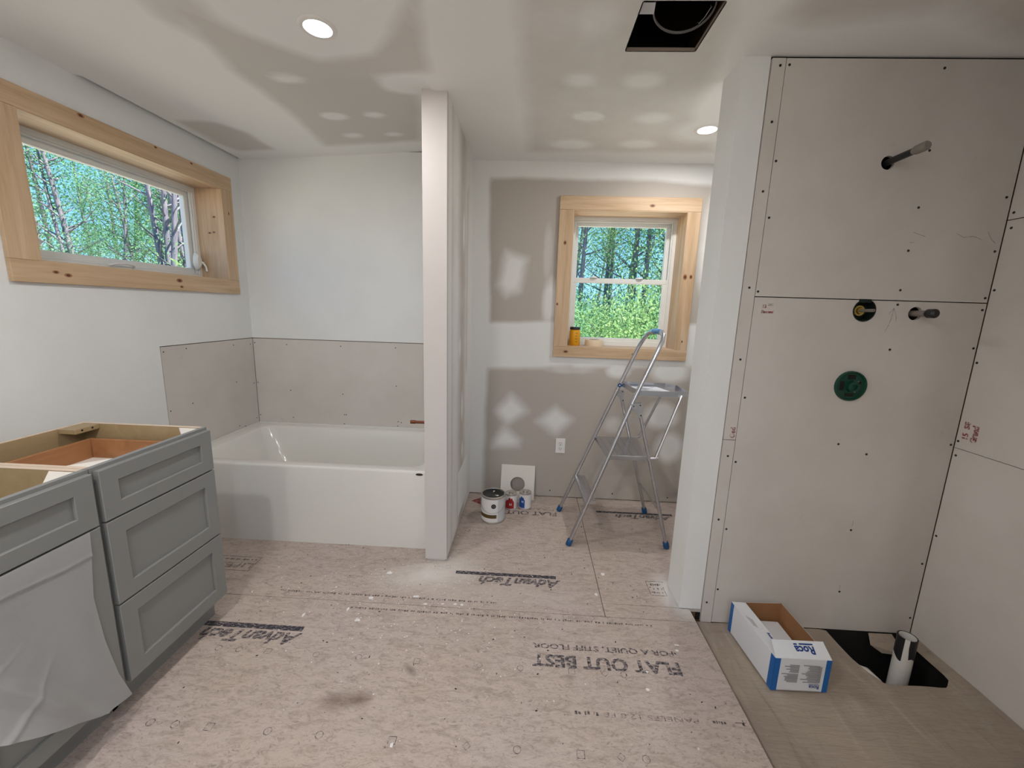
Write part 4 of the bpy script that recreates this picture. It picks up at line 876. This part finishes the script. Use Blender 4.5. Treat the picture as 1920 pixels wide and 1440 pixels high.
for (dx, dz) in ((.012, .024), (.004, -.022)): tube('pin', [(1.409+dx, YW-.006, 1.155+dz), (1.409+dx, YW-.03, 1.155+dz)], .0022, 'steel', vg, 8)
# stamps and pencil marks on the boards
BX, BZ = (1, 0, 0), (0, 0, 1)
text('red_stamp', 'Banned', .017, basis((.985, YW-.0006, 1.458), BX, BZ), 'rink', lb, .0008, 0, 1, .3, None, .055)
text('red_stamp', '15', .018, basis((.991, YW-.0006, 1.480), BX, BZ), 'rink', lb, .0012, 0)
text('black_stamp', 'DIC', .013, basis((1.013, YW-.0006, 1.489), BX, BZ), 'pencil', lb, .0006, 0)
text('red_stamp', 'Ged', .03, basis((.944, YW-.0018, .895), (0, 0, 1), (-1, 0, 0)), 'rink', s1, .0008, 0)
text('red_stamp', 'SE', .032, basis((XR-.0008, 1.780, .990), (0, 0, 1), (0, 1, 0)), 'rink', b2, .0014, 0)
text('red_stamp', '15', .032, basis((XR-.0008, 1.780, .945), (0, 0, 1), (0, 1, 0)), 'rink', b2, .0014, 0)
text('red_stamp', 'Grand', .035, basis((XR-.0008, 1.745, .937), (0, 0, 1), (0, 1, 0)), 'rink', b2, .002, 0, 1, 0, None, .075)
def pline(pts, parent, w_=.0009):
    bm = bmesh.new(); add_tube(bm, [(x, YW-.0006, z) for x, z in pts], w_, 4); bm_to('pencil_line', bm, 'pencil', parent)
pline([(1.533, 1.495), (1.530, 1.455), (1.525, 1.43)], lb); pline([(1.533, 1.493), (1.515, 1.470)], lb); pline([(1.535, 1.49), (1.548, 1.46), (1.55, 1.44)], lb); pline([(1.525, 1.425), (1.513, 1.395)], lb)
pline([(1.72, 1.80), (1.75, 1.785), (1.79, 1.79), (1.83, 1.775)], ub); pline([(1.55, 1.80), (1.60, 1.785)], ub); pline([(1.84, 1.81), (1.86, 1.78), (1.88, 1.765)], ub); pline([(1.545, 1.76), (1.56, 1.761)], ub)
pline([(1.533, .16), (1.534, .185)], lb); pline([(1.535, .49), (1.536, .52)], lb)
# ------------------------------------------------------------------ cardboard box
bx = empty('cardboard_box', (1.15, 1.59, ZM), 'open white cardboard carton with blue edges and upside-down lettering on the shower floor', 'box')
q0, q1, q2, q3 = Vector((1.034, 1.462, ZM+.004)), Vector((1.258, 1.466, ZM+.004)), Vector((1.252, 1.792, ZM+.004)), Vector((1.012, 1.780, ZM+.004))
HB = Vector((0, 0, .150)); th = .003
def wallp(name, a, b, h, nrm, mat_in, mat_out, parent, hb=None):
    # two skins: outer colour and inner kraft
    n = Vector(nrm); up = Vector((0, 0, h))
    prism(name, [a, b, b+up, a+up], n*th*.5, mat_out, parent); prism(name+'_inner', [a+n*th*.5, b+n*th*.5, b+n*th*.5+up, a+n*th*.5+up], n*th*.5, mat_in, parent)
wallp('front_panel', q0, q1, .150, (0, 1, 0), 'kraft', 'boxwhite', bx)
wallp('right_panel', q1, q2, .150, (-1, 0, 0), 'kraft', 'boxwhite', bx)
wallp('back_panel', q2, q3, .150, (0, -1, 0), 'kraft', 'boxwhite', bx)
wallp('left_panel', q3, q0, .150, (1, 0, 0), 'kraft', 'boxwhite', bx)
prism('bottom_panel', [q0, q1, q2, q3], (0, 0, .003), 'kraft', bx)
# flaps: front leans inward/up, left lies inward, back and right stand up a little
fl_f = prism('front_flap', [q0+HB+Vector((.0, 0, 0)), q1+HB, q1+HB+Vector((-.004, .055, .034)), q0+HB+Vector((.010, .055, .034))], (0, .0012, .002), 'boxwhite', bx)
fl_l = prism('left_flap', [q3+HB, q0+HB+Vector((0, .004, 0)), q0+HB+Vector((.060, .045, -.002)), q3+HB+Vector((.062, -.006, .002))], (0, 0, .002), 'boxwhite', bx)
# blue corner bands
o_ = .0008
prism('blue_edge', [q0+Vector((-o_, -o_, 0)), q0+Vector((.022, -o_, 0)), q0+HB+Vector((.022, -o_, 0)), q0+HB+Vector((-o_, -o_, 0))], (0, .0006, 0), 'boxblue', bx)
prism('blue_edge', [q0+Vector((-o_, -o_, 0)), q0+Vector((-o_-.0015, .026, 0)), q0+HB+Vector((-o_-.0015, .026, 0)), q0+HB+Vector((-o_, -o_, 0))], (.0006, 0, 0), 'boxblue', bx)
prism('blue_edge', [q1+Vector((-.02, -o_, 0)), q1+Vector((o_, -o_, 0)), q1+HB+Vector((o_, -o_, 0)), q1+HB+Vector((-.02, -o_, 0))], (0, .0006, 0), 'boxblue', bx)
dq = (q3-q0).normalized()
prism('blue_edge', [q3-dq*.022+Vector((-o_, 0, 0)), q3+Vector((-o_, o_, 0)), q3+HB+Vector((-o_, o_, 0)), q3-dq*.022+HB+Vector((-o_, 0, 0))], (.0006, 0, 0), 'boxblue', bx)
# print on the front
fy0 = q0.y-.0004
M['bink'] = newmat('carton_blue_ink', lin(22, 60, 128), .5)
def block(x0, x1, z0, z1, nlines, rd, mat='txtgrey'):
    L_ = []
    for k in range(nlines):
        z = z1-(z1-z0)*k/max(1, nlines-1); w_ = rd.uniform(.55, 1); L_.append((x1-(x1-x0)*w_, x1, fy0-.0004, fy0, z-.0018, z+.0018))
    boxes('printed_text_block', L_, mat, bx)
rd = random.Random(8)
block(1.075, 1.133, ZM+.094, ZM+.125, 6, rd); block(1.067, 1.133, ZM+.048, ZM+.084, 7, rd); block(1.143, 1.214, ZM+.050, ZM+.127, 13, rd)
boxes('printed_text_block', [(1.214, 1.222, fy0-.0004, fy0, ZM+.05, ZM+.125)], 'txtgrey', bx)
text('printed_logo', 'Roca', .022, basis((1.222, fy0-.0003, ZM+.036), (-1, 0, 0), (0, 0, -1)), 'bink', bx, .0005, 0, 1, 0, None, .040)
boxes('logo_bar', [(1.182, 1.222, fy0-.0004, fy0, ZM+.040, ZM+.042)], 'bink', bx)
# logo on the front flap (flap plane)
a_ = q0+HB; fu = (q1-q0).normalized(); fv = Vector((.003, .055, .034)).normalized(); fnn = fu.cross(fv)
o3 = a_ + fu*.168 + fv*.046 + Vector((0, -.0012, .0008)); 
text('printed_logo', 'Roca', .040, basis(o3+Vector((0, 0, .0012)), -fu, -fv), 'bink', fl_f, .0012, 0, 1, 0, None, .078)
def fbar(u0, u1, v0, v1): 
    P_ = [a_+fu*u+fv*v+Vector((0, -.0012, .0022)) for u, v in ((u0, v0), (u1, v0), (u1, v1), (u0, v1))]; prism('logo_bar', P_, (0, 0, .0004), 'bink', fl_f)
fbar(.112, .168, .051, .056); fbar(.090, .104, .050, .055)
pu = (q0-q3).normalized(); o4 = q3+HB+Vector((.045, -.13, .003))
text('printed_lettering', 'Roca', .016, basis(o4+pu*.06+Vector((.008, 0, .0015)), -pu if False else pu, (1, 0, 0)), 'bink', fl_l, .0006, 0)
for k in range(6): boxes('printed_text_block', [(1.028+.004*k, 1.030+.004*k, 1.64-.004*k, 1.70-.006*k, ZM+.1548, ZM+.1556)], 'txtgrey', fl_l)
ins_ = empty('carton_insert', (1.17, 1.64, ZM), 'pale grey flat carton lying inside the open white box', 'box')
box('carton_slab', 1.075, 1.235, 1.50, 1.772, ZM+.0075, ZM+.070, 'paper', ins_, .003)
# ------------------------------------------------------------------ ceiling lights
def downlight(x, y, power, label):
    f = empty('recessed_or_fill_light', (x, y, H), label, 'ceiling light', 'recessed ceiling lights')
    lathe('trim_ring', [(.050, 0), (.050, -.004), (.060, -.005), (.067, -.002), (.068, .0)], (x, y, H), 'trim_e', f, 40)
    lathe('diffuser', [(0, -.0035), (.051, -.0035)], (x, y, H), 'led', f, 40)
    lamp(x, y, H-.008, power)
downlight(*LAMPS[0], 'glowing round recessed ceiling light before the bathtub, upper left')
downlight(*LAMPS[1], 'glowing round recessed ceiling light over the toilet nook, half behind the wing wall')
downlight(*LAMPS[2], 'added round fill light in the ceiling above the vanity, outside the view'); downlight(*LAMPS[3], 'added round fill light in the ceiling of the rear left corner, outside the view'); downlight(*LAMPS[4], 'added round fill light in the ceiling by the added rear window, outside the view')  # unseen fill lamps, added to brighten the room softly
# exhaust duct in the ceiling opening
ed_ = empty('exhaust_duct', (.535, 1.86, H+.16), 'round metal exhaust duct end inside the square ceiling opening', 'duct')
nrm = Vector((-.10, -.22, -1)).normalized()
lathe('duct_wall', [(.110, 0), (.112, 0), (.112, -.20), (.110, -.20)], (.535, 1.80, H+.15), 'oval', ed_, 48, nrm, close=True)
lathe('duct_rim', [(.109, -.004), (.114, -.004), (.114, .004), (.109, .004)], (.535, 1.80, H+.15), 'plate', ed_, 48, nrm, close=True)
tg = prism('hang_tag', [(.338, 1.635, H+.055), (.388, 1.635, H+.055), (.400, 1.700, H+.06), (.345, 1.700, H+.06)], (0, 0, .001), 'paper', None, (.37, 1.63, H+.1)); tag(tg, 'white paper tag inside the dark ceiling opening', 'tag')
tube('wire_clip', [(.575, 1.64, H+.05), (.582, 1.645, H+.05), (.58, 1.70, H+.05), (.572, 1.73, H+.05), (.566, 1.725, H+.05)], .0015, 'steel', ed_, 6)
# ------------------------------------------------------------------ outdoors
GZ = -1.2
gnd = bpy.data.meshes.new('ground'); gnd.from_pydata([(-80, -80, GZ), (80, -80, GZ), (80, 80, GZ), (-80, 80, GZ)], [], [(0, 1, 2, 3)]); struct(link('ground', gnd, 'pale_ground'))
def leaves_mesh(name, centres, n, size, spread, seed, mat):
    r = np.random.RandomState(seed); C_ = np.array(centres); idx = r.randint(0, len(C_), n); p = C_[idx] + r.normal(0, 1, (n, 3))*spread
    a = r.normal(0, 1, (n, 3)); a /= np.linalg.norm(a, axis=1)[:, None]; b = r.normal(0, 1, (n, 3)); b -= (b*a).sum(1)[:, None]*a; b /= np.linalg.norm(b, axis=1)[:, None]
    s = size*r.uniform(.6, 1.3, (n, 1)); v = np.stack([p-a*s*.9, p+b*s*.5, p+a*s*.9, p-b*s*.5], 1).reshape(-1, 3)
    me = bpy.data.meshes.new(name); me.vertices.add(4*n); me.vertices.foreach_set('co', v.ravel()); me.loops.add(4*n); me.polygons.add(n)
    me.loops.foreach_set('vertex_index', np.arange(4*n)); me.polygons.foreach_set('loop_start', np.arange(0, 4*n, 4)); me.polygons.foreach_set('loop_total', np.full(n, 4)); me.update(); me.validate()
    me.materials.append(M[mat]); return me
def tree_meshes(seed, h, r0, lean, nb, stems=1, leafn=2600, mat='leaf', lsize=.055, spread=.5):
    rd = random.Random(seed); bm = bmesh.new(); tips = []
    for s in range(stems):
        lx = lean+rd.uniform(-.1, .1)*(stems > 1)*1.6; ly = rd.uniform(-.06, .06); bx0 = rd.uniform(-.25, .25)*(stems > 1); by0 = rd.uniform(-.3, .3)*(stems > 1)
        pts = [(bx0+lx*h*t_+.12*math.sin(5*t_+seed+s), by0+ly*h*t_+.1*math.cos(4*t_+seed), h*t_) for t_ in [i/9 for i in range(10)]]
        add_tube(bm, pts, [r0*(1-.8*i/9) for i in range(10)], 7)
        for b in range(nb):
            t_ = rd.uniform(.18, .97); i = min(8, int(t_*9)); f = t_*9-i; p = Vector(pts[i]).lerp(Vector(pts[i+1]), f); a = rd.uniform(0, 2*PI); L = rd.uniform(.8, 2.2)*(1.1-t_*.4)
            d = Vector((math.cos(a), math.sin(a), rd.uniform(.2, .9))).normalized(); q1 = p+d*L*.5+Vector((0, 0, .1)); q2 = p+d*L+Vector((rd.uniform(-.2, .2), rd.uniform(-.2, .2), .3*L*.5))
            add_tube(bm, [p, q1, q2], [r0*.3, r0*.18, r0*.06], 4); tips += [tuple(q1), tuple(q2), tuple(q2), tuple(q1.lerp(q2, .6))]
    wood = bpy.data.meshes.new('trunk'); bm.to_mesh(wood); bm.free(); wood.materials.append(M['bark']); smooth(wood, 60)
    return wood, leaves_mesh('foliage', tips, leafn, lsize, spread, seed, mat)
TT = [tree_meshes(1, 13, .13, .02, 26, 1, 5200, 'leaf'), tree_meshes(2, 14, .11, -.05, 30, 1, 5600, 'leaf2'), tree_meshes(3, 12, .16, .05, 24, 1, 4800, 'leaf3'), tree_meshes(4, 13, .13, .0, 12, 4, 2600, 'leaf2')]
BARE = tree_meshes(9, 12.5, .15, .03, 16, 3, 500, 'leaf')
def place_tree(x, y, meshes, s, rz, label, group, name='woodland_tree'):
    e_ = empty(name, (x, y, GZ), label, 'tree', group); e_.rotation_euler.z = rz; e_.scale = (s, s, s)
    for nm, me in zip(('trunk', 'foliage'), meshes):
        o = bpy.data.objects.new(nm, me); COL.objects.link(o); o.parent = e_
        if nm == 'foliage': o['kind'] = 'stuff'
def shrub_mesh(seed, mat, r=1.4, h=1.6, n=6000):
    rd = random.Random(seed); cs = []
    for i in range(60):
        a = rd.uniform(0, 2*PI); q = rd.random()**.5*r; cs.append((q*math.cos(a), q*math.sin(a), rd.uniform(.1, 1)*h*(1-.35*q/r)))
    bm = bmesh.new()
    for i in range(7):
        c_ = cs[i*5]; add_tube(bm, [(0, 0, 0), (c_[0]*.5, c_[1]*.5, c_[2]*.6), c_], [.03, .02, .008], 5)
    w_ = bpy.data.meshes.new('stems'); bm.to_mesh(w_); bm.free(); w_.materials.append(M['bark'])
    return w_, leaves_mesh('foliage', cs, n, .048, .26, seed, mat)
SH = [shrub_mesh(11, 'leaf', 1.6, 2.8), shrub_mesh(12, 'leaf2', 1.7, 3.2), shrub_mesh(13, 'leaf3', 1.8, 2.6)]
rd = random.Random(21)
GL, GR_ = 'trees seen through the left window', 'trees seen through the back window'
# left window wedge: direction slope y/|x| from .80 to 1.34
for i in range(26):
    sl = .80 + (.56)*((i*7) % 26)/25 + rd.uniform(-.012, .012); d = rd.choice([25, 28, 31, 34, 38, 42]) ; x = -d/math.sqrt(1+sl*sl); y = sl*-x
    place_tree(x, y, TT[i % 3], rd.uniform(.8, 1.1), rd.uniform(0, 6.28), 'slender leafy woodland tree seen through the left window', GL)
place_tree(-12.9, 15.6, TT[3], .95, 1.2, 'multi-stemmed tree clump in the right half of the left window view', None)
place_tree(-12.6, 14.3, BARE, .9, .4, 'nearly bare forked tree in the right half of the left window view', None)
for i in range(16):
    sl = .78 + .60*i/15; d = rd.choice([15, 18, 21]); x = -d/math.sqrt(1+sl*sl); y = sl*-x
    e_ = empty('woodland_shrub', (x, y, GZ), 'bright green undergrowth bush at the foot of the left window view', 'shrub', 'undergrowth outside the left window'); e_.scale = (1, 1, rd.uniform(.9, 1.35)); e_.rotation_euler.z = i
    for nm, me in zip(('stems', 'foliage'), SH[i % 3]):
        o = bpy.data.objects.new(nm, me); COL.objects.link(o); o.parent = e_
        if nm == 'foliage': o['kind'] = 'stuff'
for i in range(15):
    sl = .05 + .33*((i*4) % 15)/14 + rd.uniform(-.008, .008); d = rd.choice([17, 20, 24, 28, 33]); y = d; x = sl*d
    place_tree(x, y, TT[i % 3], rd.uniform(.85, 1.1), rd.uniform(0, 6.28), 'slender leafy woodland tree seen through the back window', GR_)
for i in range(22):
    sl = .03 + .36*((i*3) % 22)/21; d = rd.choice([12, 14, 16, 18, 20]); y = d; x = sl*d
    e_ = empty('woodland_shrub', (x, y, GZ), 'bright green undergrowth bush low in the back window view', 'shrub', 'undergrowth outside the back window'); e_.scale = (1, 1, rd.uniform(1, 1.5)); e_.rotation_euler.z = i*1.3
    for nm, me in zip(('stems', 'foliage'), SH[i % 3]):
        o = bpy.data.objects.new(nm, me); COL.objects.link(o); o.parent = e_
        if nm == 'foliage': o['kind'] = 'stuff'
# the same woods carry on to either side of what the photograph shows
def bush(x, y, i):
    e_ = empty('woodland_shrub', (x, y, GZ), 'green undergrowth bush in the woods to either side of the window views', 'shrub', 'undergrowth beside the window views'); e_.scale = (1, 1, 1.15); e_.rotation_euler.z = i*.7
    for nm, me in zip(('stems', 'foliage'), SH[i % 3]):
        o = bpy.data.objects.new(nm, me); COL.objects.link(o); o.parent = e_
        if nm == 'foliage': o['kind'] = 'stuff'
ES, GS = 'leafy woodland tree standing to either side of the window views', 'trees beside the window views'
for i in range(22):
    sl = (.25 + .53*i/10) if i < 11 else (1.42 + .7*(i-11)/10); d = rd.choice([24, 28, 33, 38]); x = -d/math.sqrt(1+sl*sl); y = sl*-x
    place_tree(x, y, TT[i % 3], rd.uniform(.85, 1.1), rd.uniform(0, 6.28), ES, GS)
    if i % 2: bush(x*.62, y*.62, i)
for i in range(16):
    sl = (-.32 + .34*i/7) if i < 8 else (.42 + .5*(i-8)/7); d = rd.choice([18, 22, 27, 32])
    place_tree(sl*d, d, TT[i % 3], rd.uniform(.85, 1.1), rd.uniform(0, 6.28), ES, GS)
    if i % 2: bush(sl*13, 13, i)
